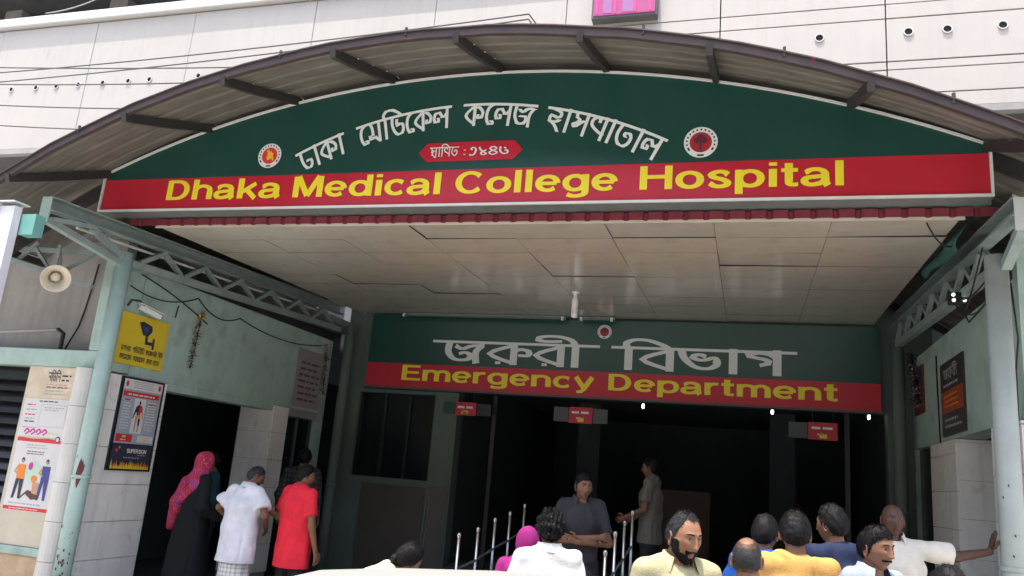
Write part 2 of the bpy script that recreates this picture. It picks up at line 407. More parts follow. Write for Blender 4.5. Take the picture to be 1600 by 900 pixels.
# ------------------------------------------------------------------ ground
b = MB(); b.box(-200, 200, -200, 200, -.5, 0); tag(b.build('road', M_asphalt), kind='structure')
b = MB(); b.box(-6.3, 2.0, 5.95, 11.3, .004, .10); tag(b.build('porch_floor', M_floor, bevel=.01), kind='structure')
b = MB(); b.box(-2.3, -1.0, 6.3, 8.7, .104, .105)
b.v = [(-2.35, 6.3, .104), (-.95, 6.3, .104), (-.95, 8.7, .40), (-2.35, 8.7, .40), (-2.35, 8.7, .104), (-.95, 8.7, .104)]
b.f = [(0, 1, 2, 3), (0, 3, 4), (1, 5, 2), (3, 2, 5, 4), (0, 4, 5, 1)]; b.mi = [0]*5
tag(b.build('entrance_ramp', M_concrete), kind='structure')
b = MB(); b.box(-3.9, 1.95, 8.702, 11.15, .104, .40); b.box(-3.9, 1.95, 8.40, 8.70, .104, .25)
b2 = MB(); b2.box(-3.9, -2.352, 8.702, 11.15, .104, .40); b2.box(-.948, 1.95, 8.702, 11.15, .104, .40); b2.box(-2.352, -.948, 8.704, 11.15, .104, .399)
b2.box(-3.9, -2.352, 8.40, 8.70, .104, .25); b2.box(-.948, 1.95, 8.40, 8.70, .104, .25)
tag(b2.build('raised_landing', M_floor), kind='structure')

# ------------------------------------------------------------------ main hospital building behind
B = thing('hospital_building', 'tall white panelled hospital block rising behind the arched canopy', 'building', (-4, 11.4, 0))
boxo('wall', M_darkwall, B, -30, 16, 11.42, 24, 7.12, 10.0)
boxo('wall', M_darkwall, B, -30, -6.6, 12.6, 24, 0, 7.12)
boxo('wall', M_darkwall, B, 2.6, 16, 12.2, 24, 0, 7.12)
boxo('upper_storey', M_darkwall, B, -30, 16, 15.0, 24, 10.0, 17)
boxo('balcony_soffit', M_darkwall, B, -30, 16, 12.2, 15.0, 12.6, 12.9)
for x in (-19, -15.6, -12.4, -9.2):
    boxo('balcony_pier', M_greyplaster, B, x, x+.55, 14.3, 15.0, 10.0, 12.6)
for x in (-17.3, -13.9, -10.6):
    boxo('balcony_window', M_darkglass, B, x, x+1.2, 14.94, 15.02, 10.3, 12.1)
# cladding panels
vx = [-29.2, -26.8, -24.4, -22.0, -19.6, -17.2, -14.9, -12.5, -10.2, -7.6, -5.25, -2.93, -.49, 1.83, 4.15, 6.5, 8.9, 11.3, 13.7]
rows_l = [(7.16, 9.83)]
rows_r = [(7.16, 7.38), (7.38, 7.76), (7.76, 7.89), (7.89, 8.575), (8.575, 8.81), (8.81, 9.83)]
meshes = {}
for i in range(len(vx)-1):
    x0, x1 = vx[i], vx[i+1]
    for (z0, z1) in (rows_r if x0 > -3 else rows_l):
        key = (round(x1-x0, 3), z0)
        g = .009 if x0 > -3 else .005
        off = random.Random(i*7+int(z0*10)).uniform(-.003, .003)
        if x0 < -1.45 < x1 and x0 > -3:
            boxo('facade_panel', M_facade, B, x0+g, x1-g, 11.30+off, 11.415, z0+.01, z1-.01)
        else:
            boxo('facade_panel', M_facade, B, x0+g, x1-g, 11.30+off, 11.415, z0+.01, z1-.01, bevel=.004)
boxo('panel_backing', M_darkwall, B, -30, 16, 11.416, 11.419, 7.12, 9.85)
boxo('coping', M_facade_w, B, -30, 16, 11.19, 11.62, 9.86, 10.05, bevel=.015)
boxo('bottom_edge', M_greyplaster, B, -30, 16, 11.28, 11.415, 7.06, 7.158)
for k, x in enumerate([-14.34, -13.71, -13.2, -12.66, -12.07, -11.47, -10.98, -9.88, -9.3, .93, 2.12, 2.62, 3.31, 4.0]):
    b = MB(); R = Matrix.Rotation(PI/2, 3, 'X')
    r = .066 if x > 0 else .056
    b.lathe([(r*.80, -.02), (r*.80, .022), (r, .022), (r, -.02)], 16, (x, 11.30, 8.475 if x < 0 else 8.34), R, M_facade_w)
    b.lathe([(r*.80, .008), (.0001, .008)], 16, (x, 11.30, 8.475 if x < 0 else 8.34), R, M_hole)
    b.build('vent_pipe', None, B, smooth=False)
# dark louvres in the recess below the cladding, far left
for k in range(14):
    boxo('recess_pier', M_greyplaster, B, -17+k*.78, -16.75+k*.78, 12.45, 12.6, 3.0, 7.05)
for k in range(3):
    boxo('recess_beam', M_greyplaster, B, -20, -6.7, 12.40-.01*k, 12.62, 6.35-k*1.2, 6.5-k*1.2)

# LED board on the facade
S = thing('led_board', 'small glowing pink LED board fixed on the white facade above the canopy', 'led board', (-1.95, 11.2, 9.0))
M_ledpink = mat('led_pink', (.20, .03, .11), .4, emit=(.85, .10, .36, .10))
M_ledstrip = mat('led_strip', (.25, .02, .10), .4, emit=(1, .05, .30, .28))
M_ledviolet = mat('led_violet', (.18, .075, .19), .4, emit=(.55, .18, .45, .12))
boxo('case', M_darkwall, S, -2.47, -1.44, 11.12, 11.29, 8.86, 9.48)
boxo('lit_panel', M_ledpink, S, -2.44, -1.47, 11.10, 11.119, 8.90, 9.45)
boxo('lit_panel', M_ledviolet, S, -2.29, -2.15, 11.094, 11.099, 8.93, 9.42)
boxo('lit_panel', M_ledviolet, S, -1.98, -1.80, 11.094, 11.099, 8.93, 9.42)
for x in (-2.40, -2.11, -1.79, -1.56):
    boxo('lit_strip', M_ledstrip, S, x, x+.03, 11.088, 11.093, 8.92, 9.43)

# unseen block added behind the viewer to keep the low sky off the porch
OB = thing('added_sky_blocker', 'unseen brown block added across the road to keep low sky off the porch', 'building', (0, -24, 0))
boxo('wall', mat('sky_blocker_brown', (.16, .12, .10), .9, .2, 1.2), OB, -45, 45, -38, -24, 0, 17)
for k in range(16):
    for q in range(5): boxo('window', M_darkglass, OB, -40+k*5, -37.8+k*5, -24.0, -23.97, 1.4+q*3.2, 3.0+q*3.2)

# ------------------------------------------------------------------ arched roof
CX = -2.32
def roofz(x, y):
    """underside of the vault: it droops a little towards its front edge"""
    t = min(1, max(0, (y-5.15)/1.05))
    R = 8.15+1.05*t; zp = 4.89+.34*t
    return zp-(R-math.sqrt(max(.1, R*R-(x-CX)**2)))
ROOF = thing('arched_roof', 'curved corrugated sheet roof vaulting over the entrance with dark maroon edge', 'roof', (CX, 6, 5.1))
px = [-7.6, -6.28, -5.15, -4.22, -3.22, -2.18, -1.21, -.29, .73, 1.66, 2.7]
ribs = []
y = 5.15
while y < 11.2:
    for dy, h in ((0, 0), (.03, .011), (.075, .011), (.105, 0)): ribs.append((y+dy, h))
    y += .265
ribs.append((11.2, 0))
for i in range(len(px)-1):
    b = MB(); n = 7; k0 = 0
    for up in (0, .006):
        for j in range(n+1):
            x = px[i]+.004+(px[i+1]-px[i]-.008)*j/n
            for (yy, h) in ribs: b.v.append((x, yy, roofz(x, yy)+.085+h+up))
    m = len(ribs)
    for l in (0, 1):
        o = l*(n+1)*m
        for j in range(n):
            for q in range(m-1):
                f = (o+j*m+q, o+(j+1)*m+q, o+(j+1)*m+q+1, o+j*m+q+1)
                b.f.append(f if l else f[::-1]); b.mi.append(0)
    b.build('roof_sheet', M_sheet, ROOF)
for x in px:
    b = MB(); ys = [5.10, 5.5, 6.2, 8, 11.1]
    for j in range(len(ys)-1):
        b.bar((x, ys[j], roofz(x, ys[j])+.035), (x, ys[j+1], roofz(x, ys[j+1])+.035), .048, .075)
    b.build('purlin', M_purlin, ROOF)
def arcbeam(name, y, dz, w, h, mt, x0=-7.7, x1=2.8, n=40, jit=0):
    b = MB(); R = random.Random(3)
    for j in range(n+1):
        x = x0+(x1-x0)*j/n; z = roofz(x, y)+dz+R.uniform(-jit, jit)
        b.v += [(x, y-w/2, z-h/2), (x, y+w/2, z-h/2), (x, y+w/2, z+h/2), (x, y-w/2, z+h/2)]
    for j in range(n):
        for q in range(4):
            b.f.append((4*j+q, 4*j+(q+1) % 4, 4*j+4+(q+1) % 4, 4*j+4+q)); b.mi.append(0)
    return b.build(name, mt, ROOF)
arcbeam('edge_beam', 5.12, .085, .04, .062, M_edge, jit=.006)
arcbeam('edge_flashing', 5.11, .121, .05, .010, M_edge, jit=.006)
arcbeam('rear_beam', 6.36, .02, .09, .10, M_purlin)
arcbeam('rear_beam', 11.15, .02, .09, .10, M_purlin)
for x in (-5.6, -3.7, -2.6, -.75, .2, 1.2):      # hook bolts through the front sheet edge
    b = MB(); b.tube([(x, 5.10, roofz(x, 5.15)+.16), (x, 5.10, roofz(x, 5.15)+.09)], .012, 6); b.build('hook_bolt', M_purlin, ROOF)

# ------------------------------------------------------------------ arched signboard
SB = thing('arched_signboard', 'big arched green signboard with Bengali lettering over a red band reading Dhaka Medical College Hospital', 'signboard', (CX, 6.2, 4))
SR, SZ = 9.75, 5.215
def signz(x): return SZ-(SR-math.sqrt(SR*SR-(x-CX)**2))
xl, xr, zb, zr = -6.31, 1.67, 3.985, 4.305
def sheet(name, mt, pts, y0, y1):
    b = MB(); n = len(pts)
    b.poly([(x, y0, z) for x, z in pts]); b.poly([(x, y1, z) for x, z in pts][::-1])
    for i in range(n):
        (xa, za), (xb, zb_) = pts[i], pts[(i+1) % n]
        b.poly([(xa, y0, za), (xa, y1, za), (xb, y1, zb_), (xb, y0, zb_)])
    return b.build(name, mt, SB)
N = 44
top = [(xr+(xl-xr)*i/N, signz(xr+(xl-xr)*i/N)) for i in range(N+1)]
sheet('green_field', M_green, [(xl, zr+.001), (xr, zr+.001)]+top, 6.202, 6.36)
sheet('red_band', M_red, [(xl, zb), (xr, zb), (xr, zr), (xl, zr)], 6.2, 6.36)
b = MB(); b.box(xl-.02, xr+.02, 6.18, 6.20, zb-.022, zb-.002); b.build('frame_rail', M_signframe, SB)
boxo('soffit', M_soffit, SB, xl-.02, xr+.02, 6.2005, 6.372, zb-.019, zb-.002)
for xx in (xl-.02, xr+.002):
    boxo('frame_rail', M_signframe, SB, xx, xx+.018, 6.182, 6.37, zb, signz(xl)+.01)
b = MB()
for i in range(N):
    (xa, za), (xb, zb_) = top[i], top[i+1]
    b.bar((xa, 6.275, za+.010), (xb, 6.275, zb_+.010), .186, .016)
b.build('frame_rail', M_signframe, SB)
fr = FY(6.2)
for word, x0, x1 in (('Dhaka', -5.545, -4.245), ('Medical', -4.125, -2.625), ('College', -2.505, -1.06), ('Hospital', -.89, .69)):
    b = MB(); latin(b, word, x0, x1, 4.077, .205, fr, a=.108, b=.078, lift=.003); b.build('english_lettering', M_yellow, SB)
# Bengali lettering on an arc
RM = 3.76; ZM = 4.92
def fr_arc(h):
    def f(s, q, d):
        a = s/RM; r = RM+(q-1)*h
        return (-2.40+r*math.sin(a), 6.2-d, ZM-RM+r*math.cos(a))
    return f
def s_of(x): return RM*math.asin((x+2.40)/RM)
for gl, x0, x1 in ((['dha', 'aa', 'ka', 'aa'], -4.15, -3.66), (['e', 'ma', 'i', 'da', 'e', 'ka', 'la'], -3.55, -2.60), (['ka', 'e', 'la', 'ja'], -2.50, -1.79), (['ha', 'aa', 'sa', 'pa', 'aa', 'ta', 'aa', 'la'], -1.71, -.66)):
    b = MB(); bengali(b, gl, s_of(x0)+.02, s_of(x1)-.02, 0, 1, fr_arc(.205), a=.060, b=.062, lift=.005)
    b.build('bengali_lettering', M_white, SB)
b = MB(); flat(b, [(-2.885, 4.475), (-2.80, 4.385), (-1.99, 4.385), (-1.905, 4.475), (-1.99, 4.565), (-2.80, 4.565)], fr, .004, M_red)
b.build('red_plaque', None, SB)
b = MB(); bengali(b, ['stha', 'aa', 'i', 'pa', 'ta'], -2.77, -2.50, 4.43, .085, fr, a=.052, b=.055, lift=.007); bengali(b, ['colon', '1', '9', '4', '6'], -2.48, -2.02, 4.43, .085, fr, a=.06, b=.06, lift=.007)
b.build('plaque_lettering', M_white, SB)
def emblem(cx, cz, r, y0, parent, tree=True):
    f = FY(y0); b = MB()
    disc(b, cx, cz, r, r, f, .006, M_white); disc(b, cx, cz, r*.66, r*.66, f, .0075, M_inkred if not tree else mat('emblem_red', (.33, .02, .03), .5))
    for i in range(15):
        a = math.radians(-30+i*17); q = r*.83
        x, z = cx+q*math.cos(a), cz+q*math.sin(a)
        rect(b, x-r*.05, x+r*.05, z-r*.06, z+r*.06, f, .008, M_ink)
    for a in (215, 325):
        disc(b, cx+r*.83*math.cos(math.radians(a)), cz+r*.83*math.sin(math.radians(a)), r*.07, r*.07, f, .008, M_ink, 8)
    rect(b, cx-r*.2, cx+r*.2, cz-r*.90, cz-r*.78, f, .008, M_ink)
    if tree:
        rect(b, cx-r*.05, cx+r*.05, cz-r*.5, cz+r*.1, f, .009, M_ink)
        for dx, dz, q in ((-.22, .12, .2), (.22, .12, .2), (0, .3, .22), (-.1, .2, .2), (.12, .22, .2)): disc(b, cx+dx*r, cz+dz*r, r*q, r*q, f, .0095+abs(dx)*.001, mat('emblem_dark', (.10, .015, .03), .5), 10)
    else:
        flat(b, [(cx+r*x, cz+r*z) for x, z in ((-.28, .42), (-.10, .50), (-.02, .28), (.12, .40), (.22, .20), (.34, .18), (.30, -.02), (.40, -.30), (.30, -.48), (.20, -.20), (.02, -.34), (-.16, -.36), (-.24, -.10), (-.16, .12))], f, .009, M_gold)
    return b.build('emblem', None, parent)
emblem(-4.43, 4.505, .126, 6.2, SB, tree=False)
emblem(-.40, 4.475, .135, 6.2, SB)

# fascia under the sign
F = thing('canopy_fascia', 'maroon corrugated fascia strip with grey beam under the arched signboard', 'fascia', (CX, 6.4, 3.9))
boxo('beam', M_soffit, F, -6.15, 1.72, 6.385, 6.52, 3.975, 4.05)
b = MB(); x = -6.1
while x < 1.72:
    b.poly([(x, 6.40, 3.955), (x, 6.40, 3.885), (x+.11, 6.40, 3.885), (x+.11, 6.40, 3.955)])
    b.poly([(x+.11, 6.40, 3.955), (x+.11, 6.40, 3.885), (x+.125, 6.425, 3.885), (x+.125, 6.425, 3.955)])
    b.poly([(x+.125, 6.425, 3.955), (x+.125, 6.425, 3.885), (x+.15, 6.425, 3.885), (x+.15, 6.425, 3.955)])
    b.poly([(x+.15, 6.425, 3.955), (x+.15, 6.425, 3.885), (x+.165, 6.40, 3.885), (x+.165, 6.40, 3.955)])
    x += .165
b.build('maroon_strip', M_maroon, F)

# ------------------------------------------------------------------ suspended ceiling of glossy panels
CE = thing('porch_ceiling', 'glossy off-white panel ceiling over the emergency porch with broken panels', 'ceiling', (CX, 8.7, 3.88))
cxs = [-5.78+.0*i+i*.914 for i in range(9)]
cys = [6.44+i*.505 for i in range(10)]
R = random.Random(5)
pm = MB(); W, D = .914-.004, .505-.004
pm.box(-W/2, W/2, -D/2, D/2, 0, .012, mt=M_ceilgap); pm.mi[0] = pm.m(M_ceil)      # edges painted black so the gaps between panels read as dark shade
pan = None
brk = {(5, 0): (.0, .020), (3, 0): (.02, .0), (6, 2): (.030, .05), (7, 0): (-.03, .03), (1, 4): (.012, .0), (2, 5): (.01, .02), (4, 3): (.0, .012)}
for j in range(9):
    for i in range(8):
        x, y = cxs[i]+.457, cys[j]+.2525
        if pan is None: o = pan = pm.build('ceiling_panel', M_ceil, CE)
        else: o = copy_of(pan, CE)
        o.location = (x, y, 3.885+(y-6.44)*.023+R.uniform(-.001, .001))
        rx, ry = .023+R.gauss(0, .0016), R.gauss(0, .0009)
        if (i, j) in brk: rx += brk[(i, j)][1]*.35; ry += brk[(i, j)][0]*.35; o.location.z += .007
        o.rotation_euler = (rx, ry, 0)
one('void_board', M_ceilgap, CE, lambda b: b.bar((-2.12, 6.45, 3.945), (-2.12, 11.0, 4.05), 7.3, .02))
boxo('edge_strip', M_ceil, CE, -5.80, 1.55, 6.428, 6.440, 3.868, 3.925)

# ------------------------------------------------------------------ pipe columns
def column(x, y, z0, z1, mt, label, r=.08, plate=True):
    T = thing('steel_column', label, 'column', (x, y, z0), 'round steel columns carrying the canopy')
    b = MB(); n = 20; zs = [z0, z0+.9, z0+1.8, z1]
    b.tube([(x, y, z) for z in zs], r, n); b.build('pipe', mt, T, smooth=True)
    boxo('base_plate', M_steel, T, x-.16, x+.16, y-.16, y+.16, z0, z0+.014)
    b = MB(); b.lathe([(r+.004, 0), (r+.012, .008), (r+.012, .026), (r+.004, .034)], n, (x, y, z0+1.25)); b.build('weld_collar', mt, T)
    return T
M_mintchip = M_mintpipe
T = column(-6.17, 6.5, .105, 3.62, M_mintpipe, 'mint pipe column at the left front with rust patch and flaked foot')
b = MB()      # flaked paint: rust-red patch and pock marks on the pipe, bare primer plates curved round it
def flake(px_, pz, pts, mt, r=.0825, cx=-6.17, cy=6.5, a0=-60):
    R_ = []
    for (da, dz) in pts:
        a = math.radians(a0+px_+da); R_.append((cx+r*math.cos(a), cy+r*math.sin(a), pz+dz))
    b.poly(R_, mt)
M_primer = mat('red_primer', (.11, .028, .026), .7, .3, 20)
flake(0, 1.42, [(-20, .05), (-14, .10), (-6, .13), (0, .09), (6, .11), (16, .06), (22, .08), (20, .01), (10, -.03), (14, -.07), (4, -.12), (-4, -.16), (-12, -.12), (-18, -.06), (-26, -.02)], M_primer)
Rr = random.Random(9)
for k in range(46):
    a = Rr.uniform(-50, 45); z = .2+abs(Rr.gauss(0, .42)); s = Rr.uniform(.3, 1.2)
    flake(a, z, [(-6*s, 0), (-2*s, .015*s), (5*s, .008*s), (4*s, -.014*s), (-3*s, -.012*s)], M_primer if k % 3 else M_ink, r=.0828+.0002*k)
b.build('flaked_patch', None, T)
T = column(1.757, 6.5, .105, 3.6, M_greypipe, 'pale grey pipe column at the right front beside the leaning man')
b = MB()
for k in range(9):
    flake(Rr.uniform(-60, 40)-60, 1.0+Rr.random()*1.2, [(-4, 0), (-2, .012), (4, .006), (3, -.012)], M_ink, cx=1.757, r=.0826+.0002*k)
b.build('flaked_patch', None, T)
column(-5.86, 10.9, .105, 3.75, M_mintshade, 'green pipe column darkened for shade at the back left beside the emergency sign', .075)
column(1.80, 10.95, .405, 3.75, M_mintshade, 'green pipe column darkened for shade at the back right beside the emergency sign', .075)

# ------------------------------------------------------------------ side trusses
def truss(x, label, y0=5.46, y1=11.1, nweb=7, mirror=1):
    T = thing('roof_truss', label, 'truss', (x, y0, 3.8), 'lattice trusses along the porch sides')
    zt = lambda y: 3.85+(y-5.46)*.045
    zbm = lambda y: 3.53+(y-6.5)*.045
    b = MB()   # C channel top chord
    b.bar((x-.03*mirror, y0, zt(y0)-.065), (x-.03*mirror, y1, zt(y1)-.065), .012, .13)
    b.bar((x+.02*mirror, y0, zt(y0)-.004), (x+.02*mirror, y1, zt(y1)-.004), .10, .01)
    b.bar((x+.02*mirror, y0, zt(y0)-.126), (x+.02*mirror, y1, zt(y1)-.126), .10, .01)
    b.build('top_chord', M_steel, T)
    b = MB(); b.bar((x, 6.58, zbm(6.58)), (x, y1, zbm(y1)), .075, .075); b.build('bottom_chord', M_steel, T)
    ys = np.linspace(6.7, 10.9, nweb)
    for k in range(nweb-1):
        ym = (ys[k]+ys[k+1])/2
        one('web_bar', M_steel, T, lambda b: b.bar((x+.012, ys[k], zbm(ys[k])+.03), (x+.012, ym, zt(ym)-.135), .045, .045))
        one('web_bar', M_steel, T, lambda b: b.bar((x-.012, ym, zt(ym)-.135), (x-.012, ys[k+1], zbm(ys[k+1])+.03), .045, .045))
    # cantilever nose
    boxo('end_plate', M_mint if mirror > 0 else M_steel_light, T, x-.055, x+.055, y0-.012, y0, zt(y0)-.24, zt(y0))
    one('nose_strut', M_steel, T, lambda b: b.bar((x, y0+.03, zt(y0)-.21), (x, 6.43, 3.50), .07, .06))
    one('nose_bar', M_steel, T, lambda b: b.bar((x+.05, y0+.05, zt(y0)-.20), (x+.05, 6.0, zt(6.0)-.14), .05, .04))
    one('nose_strut', M_steel, T, lambda b: b.bar((x+.03, 5.98, zt(6.0)-.15), (x+.03, 6.42, 3.56), .05, .06))
    return T
truss(-6.17, 'lattice truss above the left wall with its nose poking out past the signboard')
truss(1.80, 'lattice truss above the right wall, partly hidden by a dark green sheet', mirror=-1, y0=5.98, nweb=8)
tag(one('daylight_strip', M_white, None, lambda b: b.tube([(-6.24, 5.9, 3.70), (-6.24, 8.4, 3.80), (-6.24, 10.9, 3.93)], .014, 8)), 'thin white strip standing in for a daylight gap behind the left lattice truss', 'daylight_strip')  # white tube standing in for the daylight gap under the top chord
# second, darker frame over the left wing
T = thing('rear_frame', 'dusty steel frame of bars under the roof eave left of the mint column', 'truss', (-7.2, 6.3, 3.6))
for a, c, w in (((-7.55, 6.35, 3.52), (-6.52, 6.50, 3.26), .05), ((-7.5, 6.40, 3.48), (-7.25, 6.42, 3.72), .03), ((-7.28, 6.42, 3.66), (-7.05, 6.45, 3.42), .03), ((-6.98, 6.48, 3.38), (-6.56, 6.56, 3.66), .03), ((-7.9, 6.40, 3.66), (-6.55, 6.50, 3.62), .045)):
    one('frame_bar', M_steel, T, lambda b: b.bar(a, c, w, w))

# ------------------------------------------------------------------ left wing
LW = thing('left_wing', 'mint and white single-storey wing on the left with tiled piers and louvre window', 'building', (-6.4, 6.6, 0))
# front face (y = 6.6), x -12 .. -6.3
boxo('wall', M_greyplaster, LW, -12, -6.50, 6.86, 7.0, 2.62, 3.86)          # recessed grey panel
boxo('beam', M_mint, LW, -12, -6.305, 6.6, 7.0, 2.43, 2.612, bevel=.01)
boxo('pier', M_mint, LW, -6.50, -6.305, 6.602, 7.0, 2.615, 3.60, bevel=.015)
boxo('wall', M_cream, LW, -7.19, -6.54, 6.6, 7.0, .66, 2.427)
boxo('plinth', M_mint, LW, -12, -6.54, 6.56, 7.0, .58, .655, bevel=.008)
boxo('plinth', M_tan, LW, -12, -6.56, 6.58, 7.0, 0, .577)
boxo('wall', M_cream, LW, -12, -9.0, 6.6, 7.0, .66, 2.427)
b = MB(); n = 14
prof = [(-6.545, 6.72)]+[(-6.42+.125*math.cos(math.radians(180+180*i/n)), 6.60+.125*math.sin(math.radians(180+180*i/n))) for i in range(n+1)]+[(-6.295, 6.72)]
zc = [0, .56, .93, 1.30, 1.67, 2.04, 2.425]
for q in range(len(zc)-1):
    b = MB()
    for z in (zc[q]+.002, zc[q+1]-.002): b.v += [(x, y, z) for x, y in prof]
    m = len(prof)
    for i in range(m-1): b.f.append((i, i+1, m+i+1, m+i)); b.mi.append(0)
    b.f.append(tuple(range(m))[::-1]); b.mi.append(0); b.f.append(tuple(range(m, 2*m))); b.mi.append(0)
    b.build('corner_tile', M_cornertile, LW)
# louvre window
boxo('window_back', M_hole, LW, -9.0, -7.19, 6.80, 6.86, .66, 2.43)
boxo('window_post', M_frame, LW, -8.12, -8.06, 6.70, 6.80, .66, 2.43)
for k in range(15):
    z = .72+k*.115
    one('louvre_slat', M_louvre, LW, lambda b: b.box(-.87, .87, -.06, .06, -.003, .003, Matrix.Rotation(math.radians(58), 3, 'X'), (-8.095, 6.69, z)))
# inner wall facing the porch (x = -6.3)
XW = -6.3
boxo('wall', M_mint, LW, XW-.25, XW, 7.0, 11.2, 2.42, 3.56)
boxo('wall', M_mint, LW, XW-.25, XW, 7.62, 9.8, 2.335, 2.418)
def tiles(y0, y1, z0, z1, xf, parent, sgn=1, seed=0, ncol=2, rh=.37, depth=.02):
    R = random.Random(seed); z = z0
    while z < z1-.02:
        zz = min(z+rh, z1); cut = y0+(y1-y0)*(.5 if ncol == 2 else 1)+R.uniform(-.12, .22)*(ncol == 2)
        for a, c in (((y0, cut), (cut, y1)) if ncol == 2 else ((y0, y1),)):
            o = R.uniform(0, .003)
            if sgn > 0: boxo('wall_tile', M_tile, parent, xf, xf+depth+o, a+.003, c-.003, z+.003, zz-.003)
            else: boxo('wall_tile', M_tile, parent, xf-depth-o, xf, a+.003, c-.003, z+.003, zz-.003)
        z = zz
def tiles_front(x0, x1, z0, z1, yf, parent, seed=0, rh=.37):
    R = random.Random(seed); z = z0
    while z < z1-.02:
        zz = min(z+rh, z1); o = R.uniform(0, .003)
        boxo('wall_tile', M_tile, parent, x0+.002, x1-.002, yf-.02-o, yf, z+.002, zz-.002); z = zz
boxo('pier', M_greyplaster, LW, XW-.25, XW-.003, 7.0, 7.62, .0, 2.419)
boxo('pier', M_greyplaster, LW, XW-.25, XW-.003, 6.73, 6.999, .0, 2.419)
tiles(6.74, 7.60, .19, 2.41, XW, LW, seed=2)
boxo('pier', M_greyplaster, LW, XW-.50, XW-.003, 9.8, 10.18, 0, 2.419)
tiles(9.80, 10.18, .19, 2.41, XW, LW, seed=4, ncol=1)
tiles_front(XW-.50, XW, .19, 2.41, 9.8, LW, 6)
boxo('lintel', M_greyplaster, LW, XW-.25, XW-.002, 10.182, 11.0, 2.30, 2.418)
boxo('pier', M_mint, LW, XW-.25, XW, 11.0, 11.2, 0, 2.418)
boxo('door_frame', M_frame, LW, XW-.12, XW-.06, 10.19, 10.25, .1, 2.30)
boxo('door_frame', M_frame, LW, XW-.12, XW-.06, 10.93, 10.99, .1, 2.30)
boxo('door_frame', M_frame, LW, XW-.12, XW-.06, 10.56, 10.60, .1, 2.30)
boxo('door_glass', M_darkglass, LW, XW-.10, XW-.09, 10.25, 10.93, .1, 2.29)
# dark room
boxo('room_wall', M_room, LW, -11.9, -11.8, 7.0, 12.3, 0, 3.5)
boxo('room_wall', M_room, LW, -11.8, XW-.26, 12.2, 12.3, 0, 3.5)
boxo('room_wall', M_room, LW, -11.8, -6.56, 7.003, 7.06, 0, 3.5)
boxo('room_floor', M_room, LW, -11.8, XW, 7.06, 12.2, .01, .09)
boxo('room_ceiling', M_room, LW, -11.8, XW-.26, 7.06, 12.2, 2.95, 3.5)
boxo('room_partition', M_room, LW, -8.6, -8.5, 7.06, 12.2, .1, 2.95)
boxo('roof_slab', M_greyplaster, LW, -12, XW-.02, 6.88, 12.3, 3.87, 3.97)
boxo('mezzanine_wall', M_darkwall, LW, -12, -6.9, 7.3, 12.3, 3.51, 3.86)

boxo('eave_slab', M_greyplaster, LW, -13, -7.45, 5.3, 6.87, 3.90, 4.02)

# ------------------------------------------------------------------ right wing
RW = thing('right_wing', 'mint and cream wing along the right side of the porch with tiled piers', 'building', (2.2, 7, 0))
XR = 2.0
boxo('wall', M_mint, RW, XR, XR+.25, 7.0, 11.2, 2.45, 3.56)
boxo('pier', M_mint, RW, XR+.002, XR+.25, 6.88, 6.998, 2.45, 4.6)
boxo('wall', M_cream, RW, XR+.10, 12, 6.9, 7.2, 0, 4.6)
boxo('pier', M_greyplaster, RW, XR+.003, XR+.25, 6.92, 7.75, 0, 2.449)
tiles(6.93, 7.74, .19, 2.44, XR, RW, -1, seed=12)
boxo('pier', M_greyplaster, RW, XR+.003, XR+.34, 9.02, 10.16, 0, 2.449)
tiles(9.0, 10.16, .45, 2.44, XR, RW, -1, seed=14)
tiles_front(XR, XR+.34, .19, 2.44, 9.02, RW, 16)
boxo('door_frame', M_steel_light, RW, XR+.02, XR+.08, 10.17, 10.25, .4, 2.44)
boxo('door_glass', M_darkglass, RW, XR+.05, XR+.06, 10.25, 11.15, .4, 2.44)
boxo('pier', M_mint, RW, XR, XR+.25, 11.15, 11.2, 0, 2.449)
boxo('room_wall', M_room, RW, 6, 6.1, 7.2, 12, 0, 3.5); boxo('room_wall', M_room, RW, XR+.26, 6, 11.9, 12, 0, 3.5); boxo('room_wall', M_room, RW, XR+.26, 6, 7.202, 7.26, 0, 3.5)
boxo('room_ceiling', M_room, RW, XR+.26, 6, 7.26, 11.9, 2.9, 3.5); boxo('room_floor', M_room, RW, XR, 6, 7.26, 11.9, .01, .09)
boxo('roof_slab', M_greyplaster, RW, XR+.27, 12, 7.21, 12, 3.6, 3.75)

# ------------------------------------------------------------------ entrance wall at the back
EW = thing('entrance_wall', 'shadowed back wall of the porch with dark window and wide hall opening under the sign', 'wall', (-2, 11.2, 0))
boxo('wall', M_mintshade, EW, -6.05, -4.46, 11.2, 11.42, 0, 1.55)
boxo('wall', M_mintshade, EW, -6.05, -5.72, 11.2, 11.42, 1.551, 4.3)
boxo('pier', M_mintshade, EW, -4.46, -4.10, 11.17, 11.42, 0, 4.3)
boxo('wall', M_mintshade, EW, -5.72, -4.461, 11.2, 11.42, 2.80, 4.3)
boxo('wall', M_mintshade, EW, -4.099, 1.70, 11.2, 11.42, 2.88, 4.3)
boxo('wall', M_mintshade, EW, 1.70, 2.25, 11.2, 11.42, 0, 4.3)
boxo('wall', M_darkwall, EW, -6.5, 2.3, 11.25, 11.41, 4.3, 5.6)
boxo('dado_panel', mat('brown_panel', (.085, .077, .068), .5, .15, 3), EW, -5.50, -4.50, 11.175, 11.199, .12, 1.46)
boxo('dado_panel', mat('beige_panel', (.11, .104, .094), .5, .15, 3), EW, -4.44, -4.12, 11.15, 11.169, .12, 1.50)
Wn = boxo('window', M_darkglass, EW, -5.72, -4.462, 11.30, 11.31, 1.551, 2.80)
for x in (-5.72, -5.32, -4.92, -4.51): boxo('window_frame', M_black, Wn, x, x+.045, 11.26, 11.299, 1.552, 2.798)
